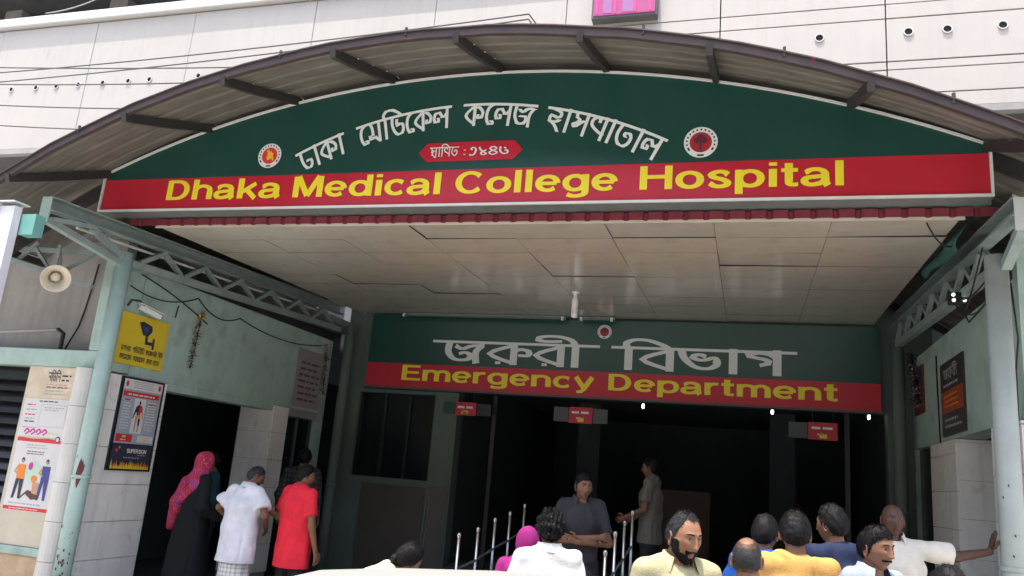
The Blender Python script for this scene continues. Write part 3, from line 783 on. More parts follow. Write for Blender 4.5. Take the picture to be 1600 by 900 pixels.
# hall behind
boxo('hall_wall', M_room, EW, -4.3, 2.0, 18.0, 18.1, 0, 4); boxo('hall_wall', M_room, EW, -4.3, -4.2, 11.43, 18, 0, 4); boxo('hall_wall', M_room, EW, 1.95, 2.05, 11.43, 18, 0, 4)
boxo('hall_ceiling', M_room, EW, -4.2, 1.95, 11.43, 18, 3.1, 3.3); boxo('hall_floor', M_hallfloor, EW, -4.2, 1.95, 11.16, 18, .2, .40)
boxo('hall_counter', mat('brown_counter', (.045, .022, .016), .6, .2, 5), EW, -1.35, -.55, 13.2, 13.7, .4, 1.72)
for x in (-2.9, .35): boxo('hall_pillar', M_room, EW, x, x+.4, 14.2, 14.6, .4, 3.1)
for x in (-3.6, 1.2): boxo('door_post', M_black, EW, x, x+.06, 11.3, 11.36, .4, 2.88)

# Emergency sign
ES = thing('emergency_signboard', 'long green and red signboard reading Emergency Department with Bengali line above', 'signboard', (-2, 11, 3))
boxo('green_field', M_green, ES, -5.56, 1.60, 11.0, 11.19, 3.232, 3.965)
boxo('red_band', M_red, ES, -5.56, 1.60, 10.998, 11.19, 2.88, 3.231)
boxo('frame_rail', M_frame, ES, -5.60, 1.64, 10.99, 11.19, 2.85, 2.879)
fr = FY(10.998)
b = MB(); latin(b, 'Emergency', -4.985, -2.06, 2.985, .225, fr, a=.108, b=.078); b.build('english_lettering', M_yellow, ES)
b = MB(); latin(b, 'Department', -1.875, 1.105, 2.985, .225, fr, a=.108, b=.078); b.build('english_lettering', M_yellow, ES)
b = MB(); bengali(b, ['ja', 'ru', 'ra', 'ii'], -4.33, -2.20, 3.275, .31, fr, a=.070, b=.062, lift=.006, over=.25); b.build('bengali_lettering', M_white, ES)
b = MB(); bengali(b, ['i', 'ba', 'bha', 'aa', 'ga'], -1.72, .48, 3.275, .31, fr, a=.070, b=.062, lift=.006, over=.16); b.build('bengali_lettering', M_white, ES)
emblem(-1.955, 3.80, .10, 11.0, ES)

# hanging notices under the emergency sign
def notice(x0, x1, z0, z1, y, parts, label, red):
    T = thing('hanging_notice', label, 'notice', ((x0+x1)/2, y, z1), 'small red notices hanging in the entrance')
    for a, c, mt in parts: boxo('side_board', mt, T, a, c, y, y+.02, z0, z1)
    boxo('red_board', M_red, T, red[0], red[1], y-.006, y+.022, z0-.01, z1+.01)
    b = MB(); f = FY(y-.006); w = red[1]-red[0]
    scribble(b, red[0]+w*.1, red[1]-w*.05, z1-.10, z1-.02, f, .003, M_white, 1, 3)
    scribble(b, red[0]+w*.3, red[1]-w*.35, z1-.17, z1-.11, f, .003, M_white, 1, 4)
    rect(b, red[0]+w*.38, red[1]-w*.36, z0+.01, z0+.06, f, .003, M_yellow); b.build('lettering', None, T)
    for x in (red[0]+.05, red[1]-.05): one('hanger', M_wire, T, lambda q: q.tube([(x, y, z1), (x, y, 2.88)], .005, 6))
notice(-4.28, -3.55, 2.53, 2.70, 11.05, ((-4.28, -4.10, M_green), (-3.76, -3.55, M_black)), 'red notice with green end board, hanging by the mint pier on the left', (-4.09, -3.77))
notice(-2.62, -1.86, 2.52, 2.72, 11.05, ((-2.62, -2.41, M_frame), (-2.06, -1.86, M_frame)), 'red notice between two grey boards, hanging in the middle of the entrance', (-2.40, -2.07))
notice(.50, 1.09, 2.50, 2.70, 11.05, ((.50, .73, M_frame),), 'red notice hanging at the right of the entrance', (.74, 1.09))
for x, y, z, l in ((-1.47, 11.8, 2.87, 'tiny bright lamp in the dark hall under the letter D'), (.32, 11.8, 2.89, 'tiny bright lamp in the dark hall above the red notice side'), (1.56, 11.8, 2.89, 'tiny faint lamp at the right end of the dark hall')):
    T = thing('hall_lamp', l, 'lamp', (x, y, z), 'small lamps in the dark hall')
    b = MB(); b.lathe([(.001, -.036), (.014, -.028), (.017, 0), (.013, .024), (.001, .034)], 12, (x, y, z)); b.build('bulb', M_led, T, smooth=True)
    one('stem', M_wire, T, lambda q: q.tube([(x, y, z+.035), (x, y, 3.1)], .006, 6))

# ------------------------------------------------------------------ notices and posters
# yellow camera notice on the left mint wall
NS = thing('camera_notice', 'yellow notice with black security camera picture and Bengali lines on the mint wall', 'sign', (XW, 7.05, 2.55))
boxo('board', M_signyellow, NS, XW, XW+.018, 6.74, 7.46, 2.53, 3.07)
fr = FXp(XW+.018)
b = MB()
flat(b, [(7.00, 2.995), (7.06, 3.015), (7.20, 2.985), (7.215, 2.93), (7.16, 2.865), (7.08, 2.87), (7.04, 2.93)], fr, .002, M_ink)
flat(b, [(7.12, 2.87), (7.16, 2.86), (7.165, 2.81), (7.24, 2.815), (7.24, 2.86), (7.27, 2.86), (7.275, 2.74), (7.245, 2.74), (7.24, 2.78), (7.13, 2.775)], fr, .003, M_ink)
disc(b, 7.115, 2.935, .035, .032, fr, .004, M_inkblue, 14)
b.build('camera_picture', None, NS)
b = MB()
for gl, a0, a1 in ((['a', 'pa', 'na', 'aa', 'ra'], 6.80, 6.94), (['ga', 'i', 'ta', 'i', 'ba', 'i', 'dha'], 6.97, 7.14), (['sa', 'aa', 'ra', 'ba', 'ka', 'na', 'i', 'ka'], 7.165, 7.34), (['i', 'sa', 'i', 'sa'], 7.36, 7.43)):
    bengali(b, gl, a0, a1, 2.665, .050, fr, a=.075, b=.065, lift=.002)
for gl, a0, a1 in ((['ka', 'aa', 'e', 'ma', 'ra', 'aa', 'ya'], 6.80, 6.97), (['pa', 'ra', 'ya', 'ba', 'e', 'ka', 'na'], 7.00, 7.17), (['ka', 'ra', 'aa'], 7.20, 7.28), (['ha', 'e', 'cha', 'cha'], 7.30, 7.40)):
    bengali(b, gl, a0, a1, 2.575, .050, fr, a=.075, b=.065, lift=.002)
b.build('bengali_lettering', M_ink, NS)
# small wall camera over it
T = thing('wall_camera', 'small white security camera on a curved bracket above the yellow notice', 'camera', (XW, 6.95, 3.12))
one('bracket', M_black, T, lambda b: b.tube([(XW, 6.80, 3.13), (XW+.03, 6.82, 3.20), (XW+.06, 6.90, 3.21), (XW+.08, 6.95, 3.16)], .012, 8))
b = MB(); b.bar((XW+.05, 6.92, 3.15), (XW+.12, 7.18, 3.085), .06, .055); b.build('housing', M_white, T, bevel=.012)
b = MB(); b.bar((XW+.05, 6.90, 3.185), (XW+.125, 7.20, 3.12), .075, .008); b.build('sun_shield', M_signframe, T)
b = MB(); b.lathe([(.02, 0), (.022, .006), (.001, .008)], 12, (XW+.121, 7.183, 3.085), Vector((.25, .93, -.24)).to_track_quat('Z', 'Y').to_matrix()); b.build('lens', M_black, T)

# anatomy poster in a black frame
NP = thing('anatomy_poster', 'black framed medical poster with a human figure and a flame strip on the white tiles', 'poster', (XW, 7.2, 1.45))
boxo('frame', M_black, NP, XW+.022, XW+.045, 6.89, 7.53, 1.44, 2.405)
fr = FXp(XW+.045); b = MB()
rect(b, 6.92, 7.50, 1.72, 2.385, fr, .001, M_posterblue)
rect(b, 6.92, 7.50, 2.28, 2.385, fr, .002, M_paper)
disc(b, 6.965, 2.335, .022, .032, fr, .003, M_inkred, 12); disc(b, 7.455, 2.335, .022, .032, fr, .003, M_inkred, 12)
scribble(b, 7.05, 7.38, 2.295, 2.375, fr, .003, M_inkgrey, 4, 31)
rect(b, 6.93, 7.47, 2.205, 2.26, fr, .0025, M_inkred); scribble(b, 7.0, 7.42, 2.21, 2.25, fr, .0035, M_paper, 1, 32)
rect(b, 7.115, 7.285, 1.83, 2.195, fr, .002, M_paper)
def figure(b, cx, cz, h, fr, skin=M_skinink):
    q = lambda pts, m, d: flat(b, [(cx+x*h, cz+z*h) for x, z in pts], fr, d, m)
    disc(b, cx, cz+.93*h, .045*h, .06*h, fr, .0035, M_ink, 12)
    q([(-.02, .88), (-.14, .80), (-.17, .62), (-.08, .62), (-.08, .52), (.0, .50), (.0, .88)], M_ink, .0032)
    q([(0, .88), (.14, .80), (.17, .62), (.08, .62), (.08, .52), (.0, .50)], M_inkred, .0032)
    q([(-.14, .80), (-.20, .62), (-.25, .42), (-.21, .41), (-.13, .62)], M_ink, .0036)
    q([(.14, .80), (.20, .62), (.24, .42), (.20, .41), (.13, .62)], skin, .0036)
    q([(-.10, .54), (.10, .54), (.12, .42), (-.12, .42)], skin, .0034)
    q([(-.12, .42), (-.01, .42), (-.04, .22), (-.05, 0), (-.10, 0), (-.11, .22)], skin, .0033)
    q([(.12, .42), (.01, .42), (.04, .22), (.05, 0), (.10, 0), (.11, .22)], M_ink, .0033)
    q([(.04, .2), (.10, .2), (.09, .02), (.05, .02)], skin, .0037)
figure(b, 7.20, 1.845, .33, fr)
scribble(b, 6.95, 7.09, 1.86, 2.18, fr, .003, M_paper, 11, 33); scribble(b, 7.31, 7.47, 1.86, 2.18, fr, .003, M_paper, 11, 34)
scribble(b, 6.96, 7.07, 2.15, 2.19, fr, .0035, M_inkred, 1, 36); scribble(b, 7.32, 7.44, 2.13, 2.17, fr, .0035, M_inkred, 1, 37)
rect(b, 6.935, 7.17, 1.735, 1.815, fr, .0025, M_inkred); disc(b, 7.05, 1.79, .03, .015, fr, .0035, M_greenink, 10); scribble(b, 7.0, 7.1, 1.745, 1.77, fr, .0035, M_paper, 1, 38)
rect(b, 7.25, 7.48, 1.74, 1.81, fr, .0025, M_paper); scribble(b, 7.27, 7.45, 1.745, 1.80, fr, .0035, M_gold, 3, 35)
rect(b, 6.92, 7.50, 1.455, 1.719, fr, .001, M_ink)
latin(b, 'SUPERSIGN', 7.13, 7.42, 1.625, .042, fr, a=.13, b=.10, lift=.003, mt=M_paper)
scribble(b, 7.30, 7.42, 1.595, 1.618, fr, .003, M_inkgrey, 1, 39); scribble(b, 7.09, 7.40, 1.565, 1.588, fr, .003, M_inkgrey, 1, 40)
disc(b, 6.985, 1.645, .022, .018, fr, .003, M_inkred, 10); disc(b, 7.02, 1.675, .012, .014, fr, .003, M_inkgrey, 8)
R = random.Random(8); x = 6.93
while x < 7.49:
    w = R.uniform(.02, .05); h = R.uniform(.03, .10)
    flat(b, [(x, 1.46), (min(7.495, x+w), 1.46), (min(7.495, x+w*.8), 1.46+h*.5), (x+w*R.uniform(.3, .7), 1.46+h), (x+w*.1, 1.46+h*.4)], fr, .003, M_orange if R.random() < .6 else M_gold)
    flat(b, [(x+w*.2, 1.46), (min(7.495, x+w*.9), 1.46), (x+w*.5, 1.46+h*.55)], fr, .0035, M_yellow)
    x += w*.8
b.build('print', None, NP)

# pier posters, facing the street
fr = FY(6.6)
T = thing('paper_notice', 'weathered buff paper notice with printed lines, pasted high on the cream pier', 'notice', (-6.85, 6.6, 2.1))
boxo('sheet', mat('buff_paper', (.60, .50, .36), .8, .12, 5, col2=(.66, .60, .48), thr=(.45, .65)), T, -7.17, -6.56, 6.596, 6.5995, 2.10, 2.415)
b = MB(); f2 = FY(6.596)
bengali(b, ['na', 'i', 'ta', 'i', 'na'], -6.92, -6.76, 2.275, .085, f2, a=.06, b=.06, lift=.001, mt=M_ink)
scribble(b, -6.75, -6.62, 2.27, 2.36, f2, .001, M_ink, 2, 50); scribble(b, -6.94, -6.62, 2.13, 2.26, f2, .001, M_inkgrey, 4, 51); scribble(b, -6.94, -6.62, 2.20, 2.235, f2, .0015, M_inkred, 1, 52)
b.build('print', None, T)
T = thing('paper_notice', 'pale paper notice with boxed form and red headings, pasted mid-height on the cream pier', 'notice', (-6.85, 6.6, 1.75))
boxo('sheet', M_paper, T, -7.16, -6.58, 6.5955, 6.5985, 1.71, 2.095)
b = MB(); f2 = FY(6.5955)
scribble(b, -6.98, -6.66, 2.055, 2.085, f2, .001, M_ink, 1, 53)
for z, mt in ((2.035, M_inkred), (1.985, M_inkgrey), (1.935, M_inkred), (1.895, M_inkgrey), (1.865, M_ink)): scribble(b, -7.12, -6.97, z-.02, z+.012, f2, .001, mt, 1, int(z*1000))
for (a0, a1, z0, z1) in ((-6.93, -6.60, 2.035, 2.039), (-6.93, -6.60, 1.815, 1.819), (-6.93, -6.926, 1.815, 2.039), (-6.604, -6.60, 1.815, 2.039)): rect(b, a0, a1, z0, z1, f2, .001, M_inkgrey)
scribble(b, -6.90, -6.63, 1.97, 2.02, f2, .001, M_inkgrey, 2, 58)
scribble(b, -7.13, -6.88, 1.79, 1.815, f2, .001, M_inkgrey, 1, 59)
for k in range(4): ribbon(b, cat([(-7.08+k*.075, 1.75), (-7.05+k*.075, 1.785), (-7.02+k*.075, 1.76), (-7.06+k*.075, 1.73)]), .010, .008, f2, .001+.0003*k, M_inkmag)
scribble(b, -6.78, -6.63, 1.74, 1.765, f2, .001, M_gold, 1, 60)
b.build('print', None, T)
T = thing('health_poster', 'white health poster with red bands and cartoon figures round a plate, low on the pier', 'poster', (-6.85, 6.6, 1.0))
boxo('sheet', M_paper, T, -7.145, -6.585, 6.5965, 6.5985, .985, 1.695)
b = MB(); f2 = FY(6.5965)
flat(b, [(-7.145, 1.66), (-6.585, 1.655), (-6.585, 1.685), (-6.75, 1.70), (-6.95, 1.69), (-7.145, 1.70)], f2, .001, M_inkred)
disc(b, -6.64, 1.70, .03, .03, f2, .002, M_ink, 12); disc(b, -6.64, 1.697, .02, .02, f2, .0025, M_paper, 12)
scribble(b, -7.02, -6.72, 1.59, 1.64, f2, .001, M_inkgrey, 2, 61); scribble(b, -7.0, -6.76, 1.53, 1.575, f2, .001, M_ink, 2, 62)
disc(b, -6.86, 1.36, .085, .115, f2, .001, mat('pale_green_print', (.45, .62, .48), .6), 24)
disc(b, -6.83, 1.30, .04, .035, f2, .002, M_orange, 12); disc(b, -6.90, 1.42, .03, .04, f2, .002, M_inkmag, 10)
def cartoon(cx, shirt, legs):
    disc(b, cx, 1.475, .020, .026, f2, .003, M_ink, 12); disc(b, cx, 1.462, .014, .018, f2, .0035, M_skinink, 10)
    flat(b, [(cx-.05, 1.43), (cx+.05, 1.43), (cx+.055, 1.29), (cx-.045, 1.29)], f2, .003, shirt)
    flat(b, [(cx-.05, 1.43), (cx-.09, 1.36), (cx-.03, 1.32), (cx-.03, 1.34), (cx-.065, 1.365), (cx-.04, 1.40)], f2, .0032, M_skinink)
    flat(b, [(cx-.045, 1.29), (cx, 1.29), (cx-.03, 1.10), (cx-.06, 1.10)], f2, .0033, legs)
    flat(b, [(cx, 1.29), (cx+.055, 1.29), (cx+.05, 1.10), (cx+.02, 1.10)], f2, .0034, legs)
cartoon(-7.01, M_orange, M_ink); cartoon(-6.70, M_inkblue, M_inkblue)
flat(b, [(-6.97, 1.09), (-6.90, 1.15), (-6.82, 1.10), (-6.74, 1.11), (-6.73, 1.15), (-6.80, 1.17), (-6.88, 1.19), (-6.95, 1.13)], f2, .004, mat('ink_brown', (.10, .04, .03), .6))
flat(b, [(-6.84, 1.27), (-6.76, 1.26), (-6.75, 1.15), (-6.82, 1.16)], f2, .0045, M_skinink)
scribble(b, -7.10, -6.65, 1.04, 1.07, f2, .001, M_inkgrey, 1, 63)
rect(b, -7.145, -6.585, .99, 1.025, f2, .001, M_inkred); scribble(b, -7.08, -6.64, .997, 1.018, f2, .002, M_paper, 1, 64)
b.build('print', None, T)

# faint painted text on the left wall near the back
T = thing('wall_notice', 'faded pinkish notice of text lines high on the left wall beside the back column', 'notice', (XW, 10.6, 2.9))
boxo('sheet', mat('faded_paper', (.30, .27, .26), .8, .1, 6), T, XW, XW+.006, 10.24, 11.0, 2.45, 3.30)
b = MB(); scribble(b, 10.32, 10.95, 2.52, 3.15, FXp(XW+.006), .002, mat('faded_ink', (.12, .08, .08), .8), 7, 70); b.build('print', None, T)

# right wall posters
fr = FXm(XR)
T = thing('dark_poster', 'large dark poster with an orange red band and white heading on the right mint wall', 'poster', (XR, 9.05, 2.5))
boxo('board', mat('poster_black', (.03, .028, .026), .5), T, XR-.02, XR, 8.58, 9.54, 2.49, 3.25)
b = MB(); f2 = FXm(XR-.02)
rect(b, -9.53, -8.59, 2.72, 2.95, f2, .001, mat('poster_rust', (.30, .06, .02), .5, .4, 5))
bengali(b, ['ja', 'ru', 'ra', 'ii'], -9.36, -8.78, 3.06, .10, f2, a=.06, b=.06, lift=.002, mt=M_inkgrey)
scribble(b, -9.42, -8.70, 2.97, 3.04, f2, .002, M_inkgrey, 1, 81); scribble(b, -9.40, -8.72, 2.76, 2.92, f2, .002, M_orange, 3, 82); scribble(b, -9.40, -8.70, 2.55, 2.68, f2, .002, M_inkgrey, 2, 83)
b.build('print', None, T)
T = thing('red_poster', 'narrow dark red poster deep on the right wall, behind a tinsel garland', 'poster', (XR, 10.7, 2.85))
boxo('board', mat('poster_dkred', (.12, .015, .015), .5, .3, 6), T, XR-.02, XR, 10.45, 11.0, 2.85, 3.42)
b = MB(); f2 = FXm(XR-.02); rect(b, -10.97, -10.48, 3.22, 3.40, f2, .001, M_ink); scribble(b, -10.95, -10.5, 2.92, 3.2, f2, .001, M_inkgrey, 4, 85); b.build('print', None, T)
T = thing('yellow_poster', 'yellow notice seen almost edge on beside the right front column', 'notice', (XR, 7.2, 2.6))
boxo('board', M_signyellow, T, XR-.02, XR-.002, 7.12, 7.55, 2.60, 3.30)
b = MB(); scribble(b, -7.5, -7.16, 2.68, 3.2, FXm(XR-.02), .002, M_ink, 5, 86); b.build('print', None, T)

# ------------------------------------------------------------------ tinsel garlands
def tinsel(p0, p1, label, seed, w=.05, mts=None):
    T = thing('tinsel_garland', label, 'garland', p1, 'old tinsel garlands hung on the walls')
    R = random.Random(seed); p0, p1 = Vector(p0), Vector(p1); b = MB(); mts = mts or [M_gold_t, M_silver_t, M_black]
    for k in range(260):
        t = k/260; c = p0.lerp(p1, t)+Vector((R.gauss(0, w*.25), R.gauss(0, w*.25), 0))
        ww = w*(.6+.7*abs(math.sin(t*9+seed)))
        d = Vector((R.gauss(0, 1), R.gauss(0, 1), R.gauss(-.3, .7))).normalized()*ww
        e = Vector((R.gauss(0, 1), R.gauss(0, 1), R.gauss(0, 1))).normalized()*.008
        b.poly([c-e, c+e, c+d], mts[0 if t < .2 else R.choice((0, 1, 1, 2, 2))])
    b.build('tinsel', None, T)
    one('cord', M_wire, T, lambda q: q.tube([p0, p0.lerp(p1, .5)+Vector((.01, 0, 0)), p1], .006, 6))
M_gold_t = mat('tinsel_gold', (.55, .38, .10), .3, metal=.8); M_silver_t = mat('tinsel_silver', (.45, .43, .38), .3, metal=.8)
tinsel((XW+.05, 7.93, 3.32), (XW+.05, 7.88, 2.63), 'gold and silver tinsel garland hanging on the mint wall right of the yellow notice', 1)
tinsel((XW+.06, 10.92, 3.47), (XW+.06, 10.98, 2.70), 'dusky tinsel garland hanging over the faded wall notice near the back column', 2, .06)
tinsel((XR-.06, 10.9, 3.62), (XR-.06, 10.55, 2.95), 'dark tinsel garland hanging over the red poster on the right wall', 3, .08, [M_black, M_silver_t, M_black])

# ------------------------------------------------------------------ horn loudspeaker
T = thing('horn_loudspeaker', 'cream horn loudspeaker aimed at the street under the eave left of the mint column', 'loudspeaker', (-6.75, 6.3, 3.25))
hd = Vector((.74, -.60, -.30)).normalized(); Rm = hd.to_track_quat('Z', 'Y').to_matrix(); ho = Vector((-6.72, 6.22, 3.30))
b = MB(); b.lathe([(.035, -.12), (.045, -.02), (.065, .06), (.09, .13), (.128, .18), (.138, .19), (.131, .192), (.085, .14), (.06, .07), (.035, 0), (.001, 0)], 28, ho, Rm); b.build('horn', M_horn, T, smooth=True)
b = MB(); b.lathe([(.001, .02), (.04, .03), (.045, .09), (.036, .13), (.001, .14)], 16, ho, Rm); b.build('inner_cone', M_horn, T, smooth=True)
b = MB(); b.lathe([(.001, -.27), (.055, -.26), (.068, -.24), (.068, -.14), (.045, -.12), (.036, -.11)], 20, ho, Rm); b.build('driver', mat('driver_brown', (.24, .19, .14), .6, .2), T, smooth=False)
one('bracket', M_steel, T, lambda q: (q.bar(ho-hd*.19+Vector((0, 0, -.06)), ho-hd*.19+Vector((0, 0, .30)), .02, .04), q.bar(ho-hd*.19+Vector((0, 0, .26)), (-6.9, 6.42, 3.47), .03, .03)))

# ------------------------------------------------------------------ steel post at the far left, nearer the viewer
T = thing('steel_post', 'pale grey channel steel post with teal flank at the far left edge', 'post', (-6.0, 5.0, 0))
b = MB(); b.box(-6.065, -6.055, 4.90, 5.06, 0, 3.60); b.box(-6.065, -5.90, 4.99, 5.0, 0, 3.58); b.box(-5.905, -5.895, 4.92, 4.99, 0, 3.57); b.box(-6.055, -5.90, 4.925, 4.93, 0, 3.57)
b.build('channel', mat('post_grey', (.56, .55, .58), .5, .1, 6), T)
boxo('flank', M_teal, T, -6.22, -6.066, 4.96, 5.04, 0, 3.585)
boxo('cap_plate', M_steel_light, T, -6.07, -5.89, 4.90, 5.06, 3.601, 3.612)
boxo('cross_stub', M_teal, T, -5.89, -5.74, 5.00, 5.10, 3.34, 3.52)
boxo('base_plate', M_steel, T, -6.3, -5.8, 4.8, 5.2, .001, .02)

# ------------------------------------------------------------------ lamps under the ceiling
T = thing('spiral_bulb', 'white spiral lamp bulb hanging from the porch ceiling above the emergency sign', 'lamp', (-1.97, 9.0, 3.6))
b = MB(); pts = []
for k in range(90):
    a = k*.5; r = .030; pts.append((-1.97+r*math.cos(a), 9.0+r*math.sin(a), 3.585+k*.0016))
b.tube(pts, .010, 6); b.build('spiral_tube', M_bulb, T, smooth=True)
b = MB(); b.lathe([(.001, 3.572), (.028, 3.578), (.030, 3.60)], 16, (-1.97, 9.0, 0)); b.build('tip', M_bulb, T, smooth=True)
b = MB(); b.lathe([(.034, 3.73), (.040, 3.74), (.036, 3.80), (.022, 3.815), (.022, 3.86), (.045, 3.872), (.045, 3.884)], 18, (-1.97, 9.0, 0)); b.build('holder', M_white, T, smooth=True)
for x0, x1, z, l in ((-5.0, -2.50, 3.945, 'long dim tube light batten along the top left of the emergency sign'), (-2.30, -1.80, 3.945, 'short pale tube light batten over the middle of the emergency sign')):
    T = thing('tube_light', l, 'lamp', ((x0+x1)/2, 10.85, z), 'tube lights over the emergency sign')
    boxo('batten', M_steel, T, x0, x1, 10.84, 10.90, z, z+.03)
    one('tube', M_soffit, T, lambda q: q.tube([(x0+.05, 10.82, z-.005), (x1-.05, 10.82, z-.005)], .013, 10))
    for x in (x0+.02, x1-.05): boxo('end_cap', M_white, T, x, x+.03, 10.80, 10.84, z-.03, z+.02)
T = thing('flood_lamp', 'small black flood lamp with four lit beads under the right truss', 'lamp', (1.78, 7.6, 3.6))
Rm = Matrix.Rotation(math.radians(-12), 3, 'X')
one('housing', M_black, T, lambda q: q.box(-.085, .085, 0, .05, -.055, .055, Rm, (1.74, 7.55, 3.535)), bevel=.008)
for i in (-1, 1):
    for j in (-1, 1):
        b = MB(); b.lathe([(.015, 0), (.014, .010), (.001, .012)], 12, Vector((1.74, 7.55, 3.535))+Rm @ Vector((i*.042, 0, j*.026)), Rm @ Matrix.Rotation(PI/2, 3, 'X')); b.build('bead', mat('bead_lit', (.8, .8, .8), .4, emit=(1, 1, .95, .7)), T)
one('bracket', M_black, T, lambda q: q.bar((1.74, 7.59, 3.58), (1.80, 7.60, 3.56), .02, .02))

# green sheet hung on the right truss
T = thing('green_sheet', 'dark green plastic sheet wrapped over the right truss end', 'sheet', (1.72, 7.4, 3.9))
b = MB(); R = random.Random(4); nu, nv = 10, 8
for i in range(nu+1):
    for j in range(nv+1):
        u, v = i/nu, j/nv
        b.v.append((1.67-.10*math.sin(v*2.2)+.015*math.sin(u*9+v*5), 6.80+u*1.35, 3.99+.03*u-v*(.26-.10*u)+.01*math.sin(u*12)))
for i in range(nu):
    for j in range(nv):
        k = i*(nv+1)+j; b.f.append((k, k+1, k+nv+2, k+nv+1)); b.mi.append(0)
o = b.build('sheet', M_tarp, T, smooth=True); md = o.modifiers.new('thick', 'SOLIDIFY'); md.thickness = .006

# ------------------------------------------------------------------ cables
def sag(p0, p1, d, n=14):
    p0, p1 = Vector(p0), Vector(p1)
    return [p0.lerp(p1, k/n)+Vector((0, 0, -d*4*(k/n)*(1-k/n))) for k in range(n+1)]
def cable(label, segs, mt=M_wire, r=.008, group=None, name='cable'):
    b = MB()
    for s in segs: b.tube(s, r, 6)
    return tag(b.build(name, mt, None, smooth=True), label, 'cable', group)
for k, (a, c, l) in enumerate(((((-14.5, 9.5, 8.03)), (-3.0, 9.5, 7.30), 'overhead cable crossing the white facade, highest at the far left edge'), ((-14.5, 9.5, 7.76), (-3.0, 9.5, 7.98), 'overhead cable crossing the white facade, climbing to the right, upper of two'),
        ((-14.5, 9.5, 7.70), (-5.0, 9.5, 7.20), 'overhead cable ending near the vent pipe closest to the roof'), ((-14.5, 9.5, 7.56), (-3.0, 9.5, 7.90), 'overhead cable crossing the white facade, climbing to the right, lower of two'),
        ((-14.5, 9.5, 7.36), (-6.0, 9.5, 6.75), 'overhead cable just under the row of vent pipes at left'), ((-14.5, 9.5, 7.02), (-7.0, 9.5, 6.42), 'lowest overhead cable across the white facade at left'))):
    a_, c_ = Vector(a), Vector(c); far = a_+(a_-c_)*1.6
    cable(l, [sag(far, a, .12)[:-1]+sag(a, c, .10), [c, (c[0]+.6, 11.29, c[2]-.45)]], M_wiregrey, .011, 'overhead cables in front of the facade', 'overhead_cable')
cable('thin pale cable looping over the white coping at the top left', [sag((-13.7, 11.1, 10.02), (-12.6, 12.0, 11.3), .15)], M_greywire, .012)
cable('black cables drooping in loops along the left mint wall under the truss', [sag((XW+.04, 6.75, 3.34), (XW+.03, 7.85, 3.46), .10), sag((XW+.03, 7.85, 3.46), (XW+.03, 8.7, 3.40), .12), sag((XW+.02, 6.9, 3.5), (XW+.02, 8.1, 3.2), -.03), sag((XW+.03, 8.7, 3.40), (XW+.03, 10.8, 3.42), .10), [(XW+.02, 7.55, 3.30), (XW+.02, 7.53, 3.16)]], r=.007)
cable('black cable hanging down the grey recess beside the horn loudspeaker', [[(-6.82, 6.84, 3.6), (-6.84, 6.84, 3.4), (-6.88, 6.84, 3.1), (-6.92, 6.84, 2.9), (-7.0, 6.80, 2.64)], [(-6.70, 6.84, 3.45), (-6.69, 6.84, 3.3), (-6.71, 6.84, 3.15)]], r=.009)
cable('tangle of black cables round the flood lamp and right column head', [sag((1.76, 6.52, 3.55), (1.74, 7.9, 3.62), .12), sag((1.72, 6.45, 3.35), (1.8, 8.0, 3.6), .16), [(1.70, 6.6, 3.7), (1.69, 6.9, 3.45), (1.72, 7.3, 3.34), (1.70, 7.1, 3.22), (1.74, 6.7, 3.3)], [(1.85, 6.52, 3.4), (1.9, 6.6, 3.0), (1.93, 6.8, 2.8), (1.98, 7.0, 2.4)]], r=.007)
cable('thin cable running down the right wall beside the dark poster', [[(XR-.01, 9.75, 3.4), (XR-.01, 9.74, 3.0), (XR-.01, 9.70, 2.4)]], r=.008)
cable('loose black cable hanging under the right end of the ceiling panels', [sag((1.30, 6.50, 3.87), (1.55, 6.9, 3.80), .06)], r=.007)
# pale stick lying out of the recess
T = tag(one('pale_pipe', M_greyplaster, None, lambda q: q.tube([(-8.2, 6.4, 2.70), (-7.0, 6.66, 2.83)], .015, 10)), 'pale pipe end sticking out over the mint beam at the far left', 'pipe')
tag(one('pipe_elbow', M_black, None, lambda q: q.tube([(-7.0, 6.66, 2.83), (-6.93, 6.67, 2.79), (-6.93, 6.67, 2.60)], .024, 8)), 'black bent bracket holding the pale pipe end on the mint beam', 'bracket')

# ------------------------------------------------------------------ railings and pole
def railing(x, ys, z0s, ztops, label):
    T = thing('stair_railing', label, 'railing', (x, ys[0], z0s[0]), 'steel railings beside the entrance ramp')
    for y, z0, zt in zip(ys, z0s, ztops):
        o = one('post', M_chrome, T, lambda q: q.tube([(x, y, z0), (x, y, zt)], .014, 12), smooth=True)
        b = MB(); b.lathe([(.001, .03), (.014, .024), (.019, .008), (.014, -.012), (.014, -.02)], 12, (x, y, zt)); b.build('knob', M_chrome, o, smooth=True)
    for f_ in (.40, .75):
        one('rail', M_frame, T, lambda q: q.tube([(x, y, z0+(zt-z0)*f_) for y, z0, zt in zip(ys, z0s, ztops)], .011, 8))
rz = lambda y: .104+max(0, min(1, (y-6.3)/2.4))*.296
ys = [6.6, 7.1, 7.6, 8.1, 8.65]
railing(-2.3, ys, [rz(y) for y in ys], [1.19, 1.22, 1.29, 1.34, 1.41], 'stainless stair railing left of the ramp, rising towards the dark hall')
ys = [6.3, 6.75, 7.25, 7.75]
railing(-1.02, ys, [rz(y) for y in ys], [1.20, 1.32, 1.39, 1.47], 'stainless stair railing right of the ramp, beside the arms-crossed man')
T = tag(one('leaning_pole', mat('dull_steel', (.12, .12, .12), .4, metal=.6), None, lambda q: (q.tube([(-4.10, 10.2, .10), (-4.06, 10.2, 1.42)], .016, 8), q.tube([(-4.055, 10.2, .10), (-4.02, 10.2, 1.42)], .016, 8))), 'pair of thin dark poles standing upright before the beige dado panel', 'pole')

